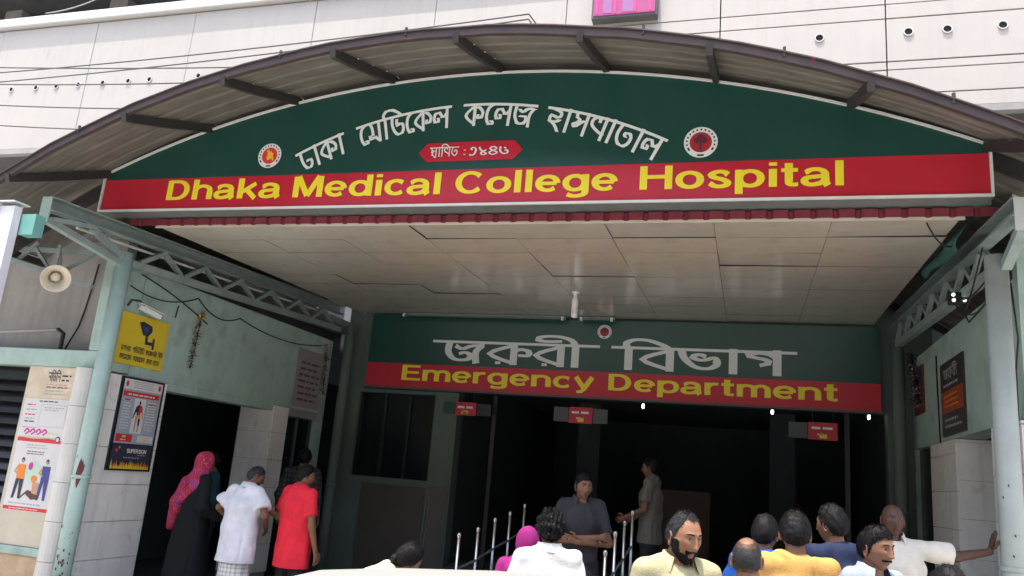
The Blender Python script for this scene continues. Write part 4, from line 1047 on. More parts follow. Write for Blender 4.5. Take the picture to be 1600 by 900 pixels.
# ------------------------------------------------------------------ pale car in front of the viewer
CARP, CARA = Vector((-.77, 2.28, 0)), math.radians(16)
CAR = thing('parked_car', 'pale off-white small car, only its roof showing at the bottom edge', 'car', CARP, None, CARA)
CAR.rotation_euler = (0, math.radians(-3.2), CARA)
def car_mesh(rings, name, mt, smooth=True):
    b = MB(); m = len(rings[0])
    for r in rings: b.v += r
    for i in range(len(rings)-1):
        for q in range(m-1): b.f.append((i*m+q, i*m+q+1, (i+1)*m+q+1, (i+1)*m+q)); b.mi.append(0)
    b.f.append(tuple(range(m))[::-1]); b.mi.append(0); b.f.append(tuple((len(rings)-1)*m+q for q in range(m))); b.mi.append(0)
    me = bpy.data.meshes.new(name); me.from_pydata(b.v, [], b.f); me.materials.append(mt)
    me.polygons.foreach_set('use_smooth', [smooth]*len(b.f))
    o = link(bpy.data.objects.new(name, me)); o.parent = CAR; return o
def ring(y, w, zb_, zbelt, ztop, wt):
    L = [(-w*.92, zb_), (-w, zb_+.12), (-w, zbelt-.12), (-w*.97, zbelt), (-wt, ztop-.10), (-wt*.93, ztop-.04), (-wt*.72, ztop-.012), (-wt*.3, ztop)]
    L = L+[(-x, z) for x, z in L[::-1]]
    return [(x, y, z) for x, z in L]
rings = [ring(-1.60, .58, .35, .60, .78, .50), ring(-1.52, .64, .26, .74, .92, .56), ring(-1.30, .66, .24, .80, 1.02, .57), ring(-.98, .66, .24, .84, 1.33, .54), ring(-.80, .66, .24, .84, 1.385, .545), ring(-.2, .66, .24, .84, 1.41, .555), ring(.30, .66, .24, .84, 1.40, .55), ring(.52, .66, .24, .84, 1.375, .54), ring(.62, .66, .24, .83, 1.33, .53), ring(1.02, .66, .24, .80, .93, .56), ring(1.35, .65, .24, .74, .86, .55), ring(1.56, .60, .26, .62, .76, .50), ring(1.64, .5, .34, .55, .62, .4)]
car_mesh(rings, 'body', M_carpaint)
def carpart(name, mt, fn):
    b = MB(); fn(b); me = bpy.data.meshes.new(name); me.from_pydata(b.v, [], b.f); me.materials.append(mt)
    o = link(bpy.data.objects.new(name, me)); o.parent = CAR; return o
for s in (-1, 1):
    carpart('side_window', M_carglass, lambda b: b.poly([(s*.655, -.75, .90), (s*.655, .75, .90), (s*.575, .45, 1.27), (s*.575, -.72, 1.27)]))
    carpart('headlight', M_white, lambda b: b.box(s*.42-.10, s*.42+.10, 1.58, 1.63, .56, .68))
    carpart('tail_light', M_red, lambda b: b.box(s*.52-.07, s*.52+.07, -1.60, -1.555, .60, .78))
    for y in (-1.0, 1.05):
        w = carpart('tyre', M_tyre, lambda b: b.lathe([(.16, -.08), (.25, -.08), (.27, -.05), (.27, .05), (.25, .08), (.16, .08)], 24, (s*.60, y, .27), Matrix.Rotation(PI/2, 3, 'Y')))
        carpart('rim', M_steel_light, lambda b: b.lathe([(.001, 0), (.15, .01), (.165, .06), (.165, -.06)], 20, (s*.62, y, .27), Matrix.Rotation(s*PI/2, 3, 'Y')))
carpart('windscreen', M_carglass, lambda b: b.poly([(-.46, .65, 1.325), (.46, .65, 1.325), (.53, 1.02, .955), (-.53, 1.02, .955)]))
carpart('rear_window', M_carglass, lambda b: b.poly([(-.47, -1.0, 1.325), (.47, -1.0, 1.325), (.53, -1.29, 1.05), (-.53, -1.29, 1.05)]))
carpart('number_plate', M_paper, lambda b: b.box(-.2, .2, -1.63, -1.61, .45, .55))

# ------------------------------------------------------------------ people
def smin(a, b, k):
    h = np.clip(.5+.5*(b-a)/k, 0, 1)
    return b+(a-b)*h-k*h*(1-h)
class Field:
    """a signed distance grid; each part of a body only touches the cells round it"""
    def __init__(s, lo, hi, h):
        s.h = h; s.lo = np.array(lo, float); n = np.ceil((np.array(hi)-s.lo)/h).astype(int)+1
        s.F = np.full(n, 9., np.float32); s.ax = [s.lo[i]+h*np.arange(n[i]) for i in range(3)]
    def sub(s, lo, hi):
        sl = []
        for i in range(3):
            a = int(max(0, math.floor((lo[i]-s.lo[i])/s.h))); b = int(min(len(s.ax[i]), math.ceil((hi[i]-s.lo[i])/s.h)+1))
            if b-a < 2: return None, None
            sl.append(slice(a, b))
        return tuple(sl), np.meshgrid(*[s.ax[i][sl[i]] for i in range(3)], indexing='ij', sparse=True)
    def cap(s, a, b, ra, rb, k=.03, flat=1., side=(1, 0, 0), cut=False):
        a, b = np.array(a, float), np.array(b, float); R = max(ra, rb)+k+3*s.h
        sl, g = s.sub(np.minimum(a, b)-R, np.maximum(a, b)+R)
        if sl is None: return
        d = b-a; L2 = max(d @ d, 1e-9)
        p = [g[i]-a[i] for i in range(3)]
        t = np.clip((p[0]*d[0]+p[1]*d[1]+p[2]*d[2])/L2, 0, 1)
        q = [p[i]-t*d[i] for i in range(3)]
        if flat == 1.: l = np.sqrt(q[0]**2+q[1]**2+q[2]**2)
        else:
            sv = np.array(side, float); sv /= np.linalg.norm(sv)
            w = q[0]*sv[0]+q[1]*sv[1]+q[2]*sv[2]
            l = np.sqrt(w*w+flat*flat*np.maximum(q[0]**2+q[1]**2+q[2]**2-w*w, 0))
        D = l-(ra+(rb-ra)*t)
        if flat != 1.: D = D/(1+.3*(flat-1))
        if cut:
            n = d/math.sqrt(L2); D = np.maximum(D, (g[0]-b[0])*n[0]+(g[1]-b[1])*n[1]+(g[2]-b[2])*n[2])
        s.F[sl] = smin(s.F[sl], D, k) if k > 0 else np.minimum(s.F[sl], D)
    def ell(s, c, r, k=.03, M=None):
        c = np.array(c, float); r = np.array(r, float); R = max(r)+k+3*s.h
        sl, g = s.sub(c-R, c+R)
        if sl is None: return
        p = [g[i]-c[i] for i in range(3)]
        if M is not None: p = [p[0]*M[0][i]+p[1]*M[1][i]+p[2]*M[2][i] for i in range(3)]
        D = (np.sqrt(sum((p[i]/r[i])**2 for i in range(3)))-1)*min(r)
        s.F[sl] = smin(s.F[sl], D, k)
    def carve(s, c, r):
        c = np.array(c, float); R = r+3*s.h
        sl, g = s.sub(c-R, c+R)
        if sl is None: return
        D = np.sqrt(sum((g[i]-c[i])**2 for i in range(3)))-r
        s.F[sl] = np.maximum(s.F[sl], -D)
    def plane(s, p, n):      # keep the side n points away from
        g = np.meshgrid(*s.ax, indexing='ij', sparse=True)
        s.F = np.maximum(s.F, (g[0]-p[0])*n[0]+(g[1]-p[1])*n[1]+(g[2]-p[2])*n[2]).astype(np.float32)
    def mesh(s, relax=2):
        F = s.F; nx, ny, nz = F.shape; S = F < 0
        c = [S[i:nx-1+i, j:ny-1+j, k:nz-1+k] for i in (0, 1) for j in (0, 1) for k in (0, 1)]
        cnt = sum(x.astype(np.int8) for x in c); act = (cnt > 0) & (cnt < 8)
        I = np.argwhere(act); idx = np.full(act.shape, -1, np.int64); idx[act] = np.arange(len(I))
        acc = np.zeros((len(I), 3)); num = np.zeros(len(I))
        offs = [(i, j, k) for i in (0, 1) for j in (0, 1) for k in (0, 1)]
        for a in range(8):
            for b_ in range(a+1, 8):
                oa, ob = np.array(offs[a]), np.array(offs[b_])
                if np.abs(oa-ob).sum() != 1: continue
                A, B = I+oa, I+ob
                fa, fb = F[A[:, 0], A[:, 1], A[:, 2]], F[B[:, 0], B[:, 1], B[:, 2]]
                m = (fa < 0) != (fb < 0)
                t = np.where(m, fa/np.where(m, fa-fb, 1), 0)
                acc += (oa+t[:, None]*(ob-oa))*m[:, None]; num += m
        V = (I+acc/num[:, None])*s.h+s.lo
        Q = []
        for ax in range(3):
            o = [0, 0, 0]; o[ax] = 1
            A = S[:nx-o[0], :ny-o[1], :nz-o[2]]; B = S[o[0]:, o[1]:, o[2]:]
            E = np.argwhere(A != B); u, v = [(1, 2), (2, 0), (0, 1)][ax]
            ok = (E[:, u] > 0) & (E[:, v] > 0) & (E[:, u] < F.shape[u]-1) & (E[:, v] < F.shape[v]-1); E = E[ok]
            if not len(E): continue
            du = np.zeros(3, int); du[u] = 1; dv = np.zeros(3, int); dv[v] = 1
            ids = [idx[tuple((E-x).T)] for x in (du+dv, dv, 0*du, du)]
            q = np.stack(ids, 1); inside = S[tuple(E.T)]
            q[~inside] = q[~inside][:, ::-1]
            Q.append(q[(q >= 0).all(1)])
        Q = np.concatenate(Q)
        for _ in range(relax):
            a = np.zeros_like(V); n = np.zeros(len(V))
            for i in range(4):
                e0, e1 = Q[:, i], Q[:, (i+1) % 4]
                np.add.at(a, e0, V[e1]); np.add.at(n, e0, 1); np.add.at(a, e1, V[e0]); np.add.at(n, e1, 1)
            V = .5*V+.5*a/np.maximum(n, 1)[:, None]
        return V, Q
def normals(V, Q):
    n = np.cross(V[Q[:, 2]]-V[Q[:, 0]], V[Q[:, 3]]-V[Q[:, 1]]); N_ = np.zeros_like(V)
    for i in range(4): np.add.at(N_, Q[:, i], n)
    return N_/np.maximum(np.linalg.norm(N_, axis=1), 1e-9)[:, None]
def wav(P, seed, f, aniso=(1, 1, 1)):
    R_ = np.random.default_rng(seed); o = 0
    W = P*np.array(aniso)
    W = W+.25/f*np.sin(W[:, [1, 2, 0]]*f*2.1+R_.uniform(0, 6, 3))
    for i in range(5):
        d = R_.normal(size=3); d /= np.linalg.norm(d); o = o+np.sin(W @ d*f*R_.uniform(.6, 1.8)+R_.uniform(0, 6))
    return o/3
def rotx(p, a, piv):
    p = np.array(p, float)-piv; c, s_ = math.cos(a), math.sin(a)
    return np.stack([p[..., 0], c*p[..., 1]+s_*p[..., 2]*1, -s_*p[..., 1]+c*p[..., 2]], -1)+piv

SKINS = {}
def skin(c): return mat('skin_%d_%d' % (int(c[0]*1000), int(c[1]*1000)), c, .48, .10, 30, .12, 180, spec=.35)
M_hair = mat('hair_black', (.006, .0055, .006), .55, .4, 60, .25, 220, spec=.14)
M_hairgrey = mat('hair_grey', (.06, .06, .062), .55, .6, 70, .5, 220, spec=.25)
M_hairmix = mat('hair_greying', (.020, .020, .021), .55, .9, 55, .5, 220, spec=.25)
M_stubble = mat('stubble_grey', (.13, .105, .09), .7, .4, 90, .4, 260)
M_eye = mat('eye_white', (.24, .215, .19), .25)
M_iris = mat('iris_dark', (.012, .008, .006), .15)

def head_mesh(f, nu=72, nv=64):
    """face, skull and ears round the head centre; forward is +y. Returns verts, quads, and a hair mask"""
    v = np.linspace(.02, PI-.02, nv); u = np.linspace(-PI, PI, nu, endpoint=False)
    T, U_ = np.meshgrid(v, u, indexing='ij')
    dx, dy, dz = np.sin(T)*np.sin(U_), np.sin(T)*np.cos(U_), np.cos(T)
    sq = lambda a, p: np.sign(a)*np.abs(a)**p
    t = np.maximum(0, -dz)
    wid = f.get('wide', 1.)
    x = .077*wid*sq(dx, .93)*(1-.34*t**1.7); z = .118*dz
    y = np.where(dy > 0, .094*sq(dy, .9)*(1-.16*t**2), .100*dy*(1-.50*t**1.4))
    front = np.clip(dy*2.2, 0, 1); ax = np.abs(x)
    g = lambda a, s_: np.exp(-(a/s_)**2)
    D = np.zeros_like(x)
    nz_ = np.clip((.024-z)/.060, 0, 1); nl = f.get('nose', 1.)
    D += .024*nl*nz_**1.15*g(x, .0085+.006*nz_)*np.where(z < -.036, g(z+.036, .007), 1)
    D += .007*g(ax-.013, .008)*g(z+.033, .009)                                   # nostril wings
    D += f.get('brow', 1.)*.006*g(z-.030, .010)*g(ax-.028, .022)
    D -= .010*g(ax-.031, .015)*g(z-.012, .0115)
    D += .004*g(ax-.042, .018)*g(z+.018, .016)
    D -= f.get('gaunt', .5)*.008*g(ax-.045, .016)*g(z+.058, .024)
    D += .0075*g(x, .023)*(g(z+.060, .0062)+.9*g(z+.075, .0075)) - .004*g(x, .022)*g(z+.0675, .003)
    D += .010*g(x, .024)*g(z+.102, .014)
    D -= .003*g(x, .03)*g(z+.088, .006)
    y = y+D*front
    if f.get('beard', 0):
        bm = (z < np.interp(ax, (0, .028, .034, .050, .060, .066, .09), (-.046, -.048, -.064, -.060, -.034, -.004, .012))) & (dy > -.12) & ~((ax < .021-.6*np.abs(z+.067)) & (z < -.057) & (z > -.080))
        P = np.stack([x, y, z], -1).reshape(-1, 3); n_ = (wav(P, 3, 190)*.0022).reshape(x.shape)
        amt = f['beard']*(.006+.010*np.clip((-z-.07)/.05, 0, 1))+n_*f['beard']
        x = x+bm*amt*dx*.8; y = y+bm*amt*np.maximum(dy, 0); z = z+bm*amt*np.minimum(dz, 0)*1.1
    else: bm = np.zeros(x.shape, bool)
    V = np.stack([x, y, z], -1).reshape(-1, 3)
    i, j = np.meshgrid(np.arange(nv-1), np.arange(nu), indexing='ij'); j2 = (j+1) % nu
    Q = np.stack([i*nu+j, (i+1)*nu+j, (i+1)*nu+j2, i*nu+j2], -1).reshape(-1, 4)
    # materials: 0 skin 1 lips 2 beard or stubble 3 scalp shadow
    mi = np.zeros((nv-1, nu), int)
    zc, xc, yc = z[:-1], ax[:-1], dy[:-1]
    mi[(xc < .024-.5*np.abs(zc+.067)) & (zc > -.081) & (zc < -.055) & (yc > .5)] = 1
    if f.get('beard', 0): mi[bm[:-1]] = 2
    if f.get('stubble', 0):
        pass
    return V, Q, mi.reshape(-1), (x, y, z, dx, dy, dz)
def surf_y(V, x, z):
    m = V[:, 1] > 0; d = (V[m, 0]-x)**2+(V[m, 2]-z)**2; k = np.argsort(d)[:4]; w = 1/(d[k]+1e-6); return float((V[m, 1][k]*w).sum()/w.sum())

class Geo:
    def __init__(s): s.V = []; s.F = []; s.M = []; s.n = 0
    def add(s, V, F, m):
        V = np.asarray(V); F = [tuple(int(i)+s.n for i in q) for q in F]
        s.V.append(V); s.F += F; s.M += (list(m) if hasattr(m, '__len__') else [m]*len(F)); s.n += len(V)
    def tube(s, pts, rs, m, n=8):
        b = MB(); b.tube(pts, rs, n); s.add(np.array(b.v), b.f, m)
    def build(s, name, mats, parent, xf):
        V = np.concatenate(s.V); me = bpy.data.meshes.new(name); me.from_pydata((V*xf).tolist() if np.isscalar(xf) else V.tolist(), [], s.F)
        for m in mats: me.materials.append(m)
        me.polygons.foreach_set('material_index', s.M); me.polygons.foreach_set('use_smooth', [True]*len(s.F)); me.update()
        o = link(bpy.data.objects.new(name, me)); o.parent = parent; return o

def person(label, pos, height, yaw, skinc, shirt=None, lower=None, hair=None, face=None, lean=0., hyaw=0., hpitch=0., hroll=0., armL=None, armR=None, body_h=.013, fine=False, handL=None, handR=None, robe=None, scarf=None, group=None, slump=0.):
    """pos: feet; yaw 0 looks away from the street, PI at it. Arms are (elbow, wrist) in body coordinates: x right, y forward, z up, for a 1.70 m figure"""
    T = thing('person', label, 'person', pos, group, yaw); sc = height/1.70
    f = face or {}; hips = np.array((0, 0, .95))
    def L(p): return rotx(p, lean, hips)
    side = (1, 0, 0)
    armL = armL or ((-.245, -.02, 1.13), (-.255, .06, .90)); armR = armR or ((.245, -.02, 1.13), (.255, .06, .90))
    shL, shR = (-.175, 0, 1.405), (.175, 0, 1.405)
    pts = np.array([armL[0], armL[1], armR[0], armR[1]]); P = L(pts)
    lo = np.minimum(P.min(0), (-.34, -.26, -.02))-.16; hi = np.maximum(P.max(0), (.34, .26, 1.62))+.16; hi[2] = 1.72
    allp = L(np.array([(0, -.2, 1.5), (0, .2, 1.5)])); lo[1] = min(lo[1], allp[:, 1].min()-.15); hi[1] = max(hi[1], allp[:, 1].max()+.15)
    g = Geo()
    # ---- skin
    B = Field(lo, hi, body_h)
    B.cap(L((0, 0, .95)), L((0, .0, 1.30)), .13, .14, .04, 1.5)
    B.cap(L((-.14, 0, 1.40)), L((.14, 0, 1.40)), .05, .05, .05)
    B.cap(L((0, -.012, 1.40)), L((0, .012, 1.53)), .062, .052, .03)
    B.cap((0, 0, .88), L((0, 0, 1.0)), .14, .13, .05, 1.4)
    for s_ in (-1, 1):
        B.cap((s_*.09, 0, .90), (s_*.10, .015, .50), .085, .056, .03); B.cap((s_*.10, .015, .50), (s_*.105, -.01, .09), .055, .036, .02)
        B.cap((s_*.105, -.03, .045), (s_*.12, .14, .03), .038, .03, .02)
    hands = []
    for sh, (el, wr), hd, s_ in ((shL, armL, handL, -1), (shR, armR, handR, 1)):
        sh_, el_, wr_ = L(sh), L(el), L(wr)
        B.cap(sh_, el_, .047, .038, .02); B.cap(el_, wr_, .040, .026, .015)
        fd = (wr_-el_)/np.linalg.norm(wr_-el_)
        hdir = np.array(hd[0], float)/np.linalg.norm(hd[0]) if hd else fd
        pn = np.array(hd[1], float) if hd else np.array((-s_, 0, 0.))
        pn = pn-hdir*(pn @ hdir); pn /= np.linalg.norm(pn)
        ac = np.cross(hdir, pn)                                # across the palm
        pal = wr_+hdir*.085
        B.cap(wr_, pal, .027, .036, .012, 1.9, ac)
        hands.append((pal, hdir, pn, ac, s_, hd[2] if hd else .55))
    V, Q = B.mesh(2); g.add(V, Q, 0)
    for pal, hd, pn, ac, s_, curl in hands:
        for k, (o, l) in enumerate(((-.029, .068), (-.010, .078), (.010, .073), (.028, .058))):
            p0 = pal+ac*o-hd*.012; p = p0; a = curl*.3; pp = [p0]
            for seg in (.45, .32, .26):
                d = hd*math.cos(a)+pn*math.sin(a)+ac*o*1.5; p = p+d*l*seg*1.1; pp.append(p); a += curl*.6
            g.tube(pp, [.0098, .0092, .0082, .0062], 0, 7)
        o = -1 if (ac @ np.array((0, 1, 0))) < 0 else 1
        tb = pal-hd*.055+ac*.026*o
        g.tube([tb, tb+ac*.028*o+hd*.018+pn*.010, tb+ac*.036*o+hd*.045+pn*.016, tb+ac*.034*o+hd*.065+pn*.02], [.0125, .0115, .0095, .007], 0, 7)
    # ---- head
    piv = np.array((0, .0, 1.50)); hc = np.array((0, .028, 1.585-slump))
    Rh = np.array(Matrix.Rotation(hyaw, 3, 'Z') @ Matrix.Rotation(hpitch, 3, 'X') @ Matrix.Rotation(hroll, 3, 'Y'))
    def H(P):
        P = np.asarray(P, float)*.955+hc-piv
        return L(P @ Rh.T+piv) if not f.get('level') else (P @ Rh.T)+L(piv)
    HV, HQ, mi, grid = head_mesh(f, *((84, 76) if fine else (48, 44)))
    g.add(H(HV), HQ, mi)
    for s_ in (-1, 1):                                            # ears
        b = MB(); n = 14; m = 8
        for i in range(n):
            a = 2*PI*i/n
            for j in range(m):
                c = 2*PI*j/m; rr = 1+.28*math.cos(c)
                zz = .030*math.cos(a)*rr-.004*0; yy = .0165*math.sin(a)*rr*(1+.25*math.cos(a))
                b.v.append((s_*(.074*f.get('wide', 1.)+.006+.0065*math.sin(c)+.010*math.sin(a)*-1*.6), -.012-yy, -.008+zz))
        for i in range(n):
            for j in range(m): b.f.append((i*m+j, ((i+1) % n)*m+j, ((i+1) % n)*m+(j+1) % m, i*m+(j+1) % m))
        b.f += []
        g.add(H(np.array(b.v)), b.f, 0)
        b = MB(); b.lathe([(.001, .004), (.012, .003), (.016, -.004), (.001, -.008)], 10, (0, 0, 0), Matrix.Rotation(PI/2, 3, 'Y')); W = np.array(b.v)*np.array((1, .8, 1.5))+np.array((s_*.078*f.get('wide', 1.), -.010, -.008)); g.add(H(W), b.f, 0)
    for s_ in (-1, 1):                                            # eyes and lids
        ey = surf_y(HV, s_*.031, .012)
        b = MB(); b.lathe([(.0118*math.sin(a), .0118*math.cos(a)) for a in np.linspace(.01, PI-.01, 12)], 14, (0, 0, 0), Matrix.Rotation(-PI/2, 3, 'X'))
        W = np.array(b.v)*np.array((1.12, 1, .9)); c = np.array((s_*.031, ey-.0065, .012))
        fm = []
        for q in b.f:
            m_ = np.mean([b.v[i] for i in q], 0); fm.append(6 if m_[1] > .0092 else 5)
        g.add(H(W+c), b.f, fm)
        lf = [q for q in b.f if np.mean([b.v[i][2] for i in q]) > .0026 or np.mean([b.v[i][2] for i in q]) < -.0058]
        g.add(H(W*1.13+c), lf, 0)
    mats = [skin(skinc), skin(tuple(c*m_ for c, m_ in zip(skinc, (.82, .58, .58)))), f.get('beardmat', M_hair), M_hair, f.get('moumat', M_hair), M_eye, M_iris]
    g.build('body', mats, T, sc)
    # brows
    if f.get('brows', True):
        b = Geo()
        for s_ in (-1, 1):
            pp = []
            for q in np.linspace(0, 1, 6):
                x = s_*(.013+.036*q); z = .029+.006*math.sin(q*2.4)-.003*q; pp.append((x, surf_y(HV, x, z)+.0015-.004*q*q, z))
            b.tube(H(np.array(pp)).tolist(), [.003, .0045, .0045, .004, .003, .0015], 0, 6)
        b.build('eyebrows', [f.get('browmat', M_hair)], T, sc)
    # ---- facial hair, as short strands
    def strands(WV, quads, N_, ns, ln, comb, lift, wd, seed, mess=.4, curl=False):
        R_ = np.random.default_rng(seed); SV, SF = [], []; comb = np.array(comb, float)
        for q in R_.integers(0, len(quads), ns):
            ids = quads[q]; w = R_.dirichlet((1, 1, 1, 1)); p = sum(w[k]*WV[ids[k]] for k in range(4)); n = N_[ids[0]]
            l = ln*R_.uniform(.6, 1.3); t1 = comb-n*(comb @ n)+R_.normal(size=3)*mess; t1 = t1/max(np.linalg.norm(t1), 1e-6)
            s1 = np.cross(n, t1)*wd; p0 = p-n*.002; p1 = p+n*l*lift+t1*l*.6; p2 = p+n*l*lift*.6+t1*l*1.2
            if curl: p2 = p+n*l*.9-t1*l*.35; p1 = p+n*l*.6+t1*l*.6
            k = len(SV); SV += [p0-s1, p0+s1, p1-s1, p1+s1, p2]; SF += [(k, k+1, k+3, k+2), (k+2, k+3, k+4)]
        return np.array(SV), SF
    gx, gy, gz, gdx, gdy, gdz = grid; cN = np.stack([gdx, gdy, gdz], -1).reshape(-1, 3)
    cz, cx_ = HV[HQ[:, 0], 2], np.abs(HV[HQ[:, 0], 0]); cy_ = HV[HQ[:, 0], 1]
    jaw = (cz < np.interp(cx_, (0, .028, .034, .050, .060, .066, .09), (-.046, -.048, -.066, -.062, -.036, -.008, .004))) & (cy_ > -.02) & ~((cx_ < .021) & (cz < -.056) & (cz > -.080))
    lip = (cx_ < .031) & (cz > -.0575) & (cz < -.0475) & (cy_ > .05)
    if f.get('beard') or f.get('stubble'):
        b = Geo(); qs = HQ[jaw]; full = bool(f.get('beard'))
        sv, sf = strands(HV, qs, cN, 2600 if full else 650, .011 if full else .0035, (0, .2, -1), .35, .0008 if full else .0006, 31, .5); b.add(H(sv), sf, 0)
        b.build('beard', [f.get('beardmat', M_hair)], T, sc)
    if f.get('moustache'):
        b = Geo()
        for s_ in (-1, 1):
            qs = HQ[lip & (HV[HQ[:, 0], 0]*s_ >= -.002)]
            if len(qs): sv, sf = strands(HV, qs, cN, 300, .008, (s_*1., 0, -.45), .2, .0007, 33+s_, .25); b.add(H(sv), sf, 0)
        b.build('moustache', [f.get('moumat', M_hair)], T, sc)
    # ---- hair
    if hair:
        x, y, z, dx, dy, dz = grid; nv, nu = x.shape
        ph = np.abs(np.arctan2(dx, dy)); hl = np.interp(ph, hair['line'][0], hair['line'][1])
        e = np.clip((z-hl)/.028, 0, 1)**.6
        if hair.get('bald'):
            e = e*np.clip((np.hypot(x, y+.03)-hair['bald'])/.02, 0, 1) if not hair.get('crown') else e
        th = hair['t']*e
        P0 = np.stack([x, y, z], -1).reshape(-1, 3)
        th = th*(1+hair.get('rough', .25)*wav(P0, hair.get('seed', 1), hair.get('freq', 120)).reshape(x.shape))
        up = hair.get('up', .3)
        W = np.stack([x+th*dx, y+th*dy, z+th*(dz+up*np.maximum(dz, 0))], -1)
        keep = (z > hl-.012)
        if hair.get('bald'): keep &= (np.hypot(x, y+.03) > hair['bald']-.02)
        W = W-np.stack([dx, dy, dz], -1)*((~keep)*.006)[..., None]
        HVq = []
        for i in range(nv-1):
            for j in range(nu):
                j2 = (j+1) % nu
                if keep[i, j] and keep[i+1, j] and keep[i, j2] and keep[i+1, j2]: HVq.append((i*nu+j, (i+1)*nu+j, (i+1)*nu+j2, i*nu+j2))
        hg = Geo(); WV = W.reshape(-1, 3); hg.add(H(WV), HVq, 0)
        N_ = np.stack([dx, dy, dz], -1).reshape(-1, 3)
        SV, SF = strands(WV, HVq, N_, hair.get('strands', 900), hair.get('len', .013), hair.get('comb', (0, .25, -.5)), hair.get('lift', .06), .0011, hair.get('seed', 1), hair.get('mess', .22), hair.get('curl', False))
        if len(SV): hg.add(H(SV), SF, 0)
        if hair.get('bun'):
            b = MB(); b.lathe([(.036*math.sin(a)*(1+.1*math.sin(a*7)), .030*math.cos(a)) for a in np.linspace(.02, PI-.02, 16)], 20, (0, 0, 0), Matrix.Rotation(PI/2, 3, 'X')); hg.add(H(np.array(b.v)+np.array(hair['bun'])), b.f, 0)
        hg.build('hair', [hair.get('mat', M_hair)], T, sc)
    # ---- clothing
    def garment(name, fld, m, folds=.006, freq=16, an=(1, 1, .45), seed=1, relax=1, crop=None):
        V, Q = fld.mesh(relax)
        N_ = normals(V, Q); w = wav(V, seed, freq, an)+.6*wav(V, seed+5, freq*2.1, (1, 1, .7)); w = np.sign(w)*np.abs(w)**1.0
        w2 = wav(V, seed+9, freq*.8, (1.2, 1.2, .35)); crease = -np.exp(-(w2/.22)**2)
        edge = np.ones(len(V))
        if crop is not None: edge = np.clip((V[:, 2]-crop)/.05, 0, 1)
        V = V+N_*((w*folds*.7+crease*folds*.9)*edge)[:, None]
        if crop is not None:
            cN_ = np.cross(V[Q[:, 2]]-V[Q[:, 0]], V[Q[:, 3]]-V[Q[:, 1]]); cN_ /= np.maximum(np.linalg.norm(cN_, axis=1), 1e-9)[:, None]
            Q = Q[~((cN_[:, 2] < -.6) & (V[Q].mean(1)[:, 2] < crop+.03))]
        q = Geo(); q.add(V, Q, 0); return q.build(name, [m] if not isinstance(m, list) else m, T, sc)
    if shirt:
        fit = shirt.get('fit', 1.); h = shirt.get('h', .015); S_ = Field(lo, hi, h)
        hem = shirt.get('hem', .80)
        S_.cap((0, 0, hem-.05), L((0, 0, 1.02)), .186*fit, .164*fit, .04, 1.38); S_.cap(L((0, 0, 1.0)), L((0, .005, 1.27)), .160*fit, .178*fit, .05, 1.42); S_.cap(L((0, .005, 1.27)), L((0, -.005, 1.37)), .172*fit, .135, .06, 1.5)
        S_.cap(L((-.155, -.004, 1.405)), L((.155, -.004, 1.405)), .054, .054, .045)
        for s_ in (-1, 1): S_.cap(L((s_*.06, -.015, 1.445)), L((s_*.165, -.005, 1.422)), .036, .048, .05)
        for sh, (el, wr) in ((shL, armL), (shR, armR)):
            a, e = L(sh), L(el); sl = shirt.get('sleeve', .72)
            if sl <= 1: S_.cap(a, a+(e-a)*sl, .060, shirt.get('cuff', .064), .035, cut=True)
            else: S_.cap(a, e, .064, .056, .04); S_.cap(e, e+(L(wr)-e)*(sl-1), .054, .044, .03, cut=True)
        S_.cap(L((-.06, -.030, 1.425)), L((.06, -.030, 1.425)), .060, .060, .04)
        S_.plane((0, 0, hem), (0, 0, -1)); S_.carve(L((0, .045, 1.535)), shirt.get('neck', .084))
        garment(shirt.get('name', 'shirt'), S_, shirt['m'], shirt.get('folds', .014), shirt.get('freq', 17), seed=shirt.get('seed', 1), crop=hem if lean < .5 else None)
        if shirt.get('collar'):
            b = Geo(); n = 30; op = shirt.get('open', 28); VV = []
            for i in range(n+1):
                a = math.radians(90+op+(360-2*op)*i/n); fr_ = math.sin(a)
                cx, cy = math.cos(a), math.sin(a)
                droop = max(0, fr_)
                base = np.array((cx*.080, cy*.076-.004, 1.450-.040*droop)); topp = np.array((cx*.072, cy*.070+.004, 1.510-.034*droop)); out = np.array((cx*(.100+.020*droop), cy*.094+.002, 1.458-.055*droop))
                VV += [base, topp, topp+np.array((cx*.006, cy*.006, .001)), out, out+np.array((0, 0, -.004))]
            FF = [(i*5+j, (i+1)*5+j, (i+1)*5+j+1, i*5+j+1) for i in range(n) for j in range(4)]
            b.add(L(np.array(VV)), FF, 0); b.build('collar', [shirt.get('cm', shirt['m'])], T, sc)
        if shirt.get('buttons'):
            b = Geo()
            for k in range(5):
                z = 1.34-k*.095; q = MB(); yy = .124*fit+.004-(.012 if k == 0 else 0); q.lathe([(.001, .003), (.0065, .002), (.007, -.002)], 10, (0, yy, z), Matrix.Rotation(-PI/2, 3, 'X')); b.add(L(np.array(q.v)), q.f, 0)
            b.build('buttons', [shirt['buttons']], T, sc)
    if lower:
        W_ = Field((-.34, -.30, -.02), (.34, .34, 1.12), .018)
        if lower['kind'] == 'trousers':
            W_.cap((0, 0, .90), (0, 0, 1.0), .160, .150, .03, 1.35)
            for s_ in (-1, 1): W_.cap((s_*.085, 0, .90), (s_*.10, .01, .50), .105, .082, .03); W_.cap((s_*.10, .01, .50), (s_*.108, -.01, .07), .082, .074, .02)
        else: W_.cap((0, 0, 1.0), (0, .01, .12), .158, .20, .03, 1.2)
        W_.plane((0, 0, .07), (0, 0, -1)); W_.plane((0, 0, min(1.03, (shirt or {}).get('hem', 1.0)+.02)), (0, 0, 1))
        garment(lower['kind'], W_, lower['m'], .006, 13, seed=7)
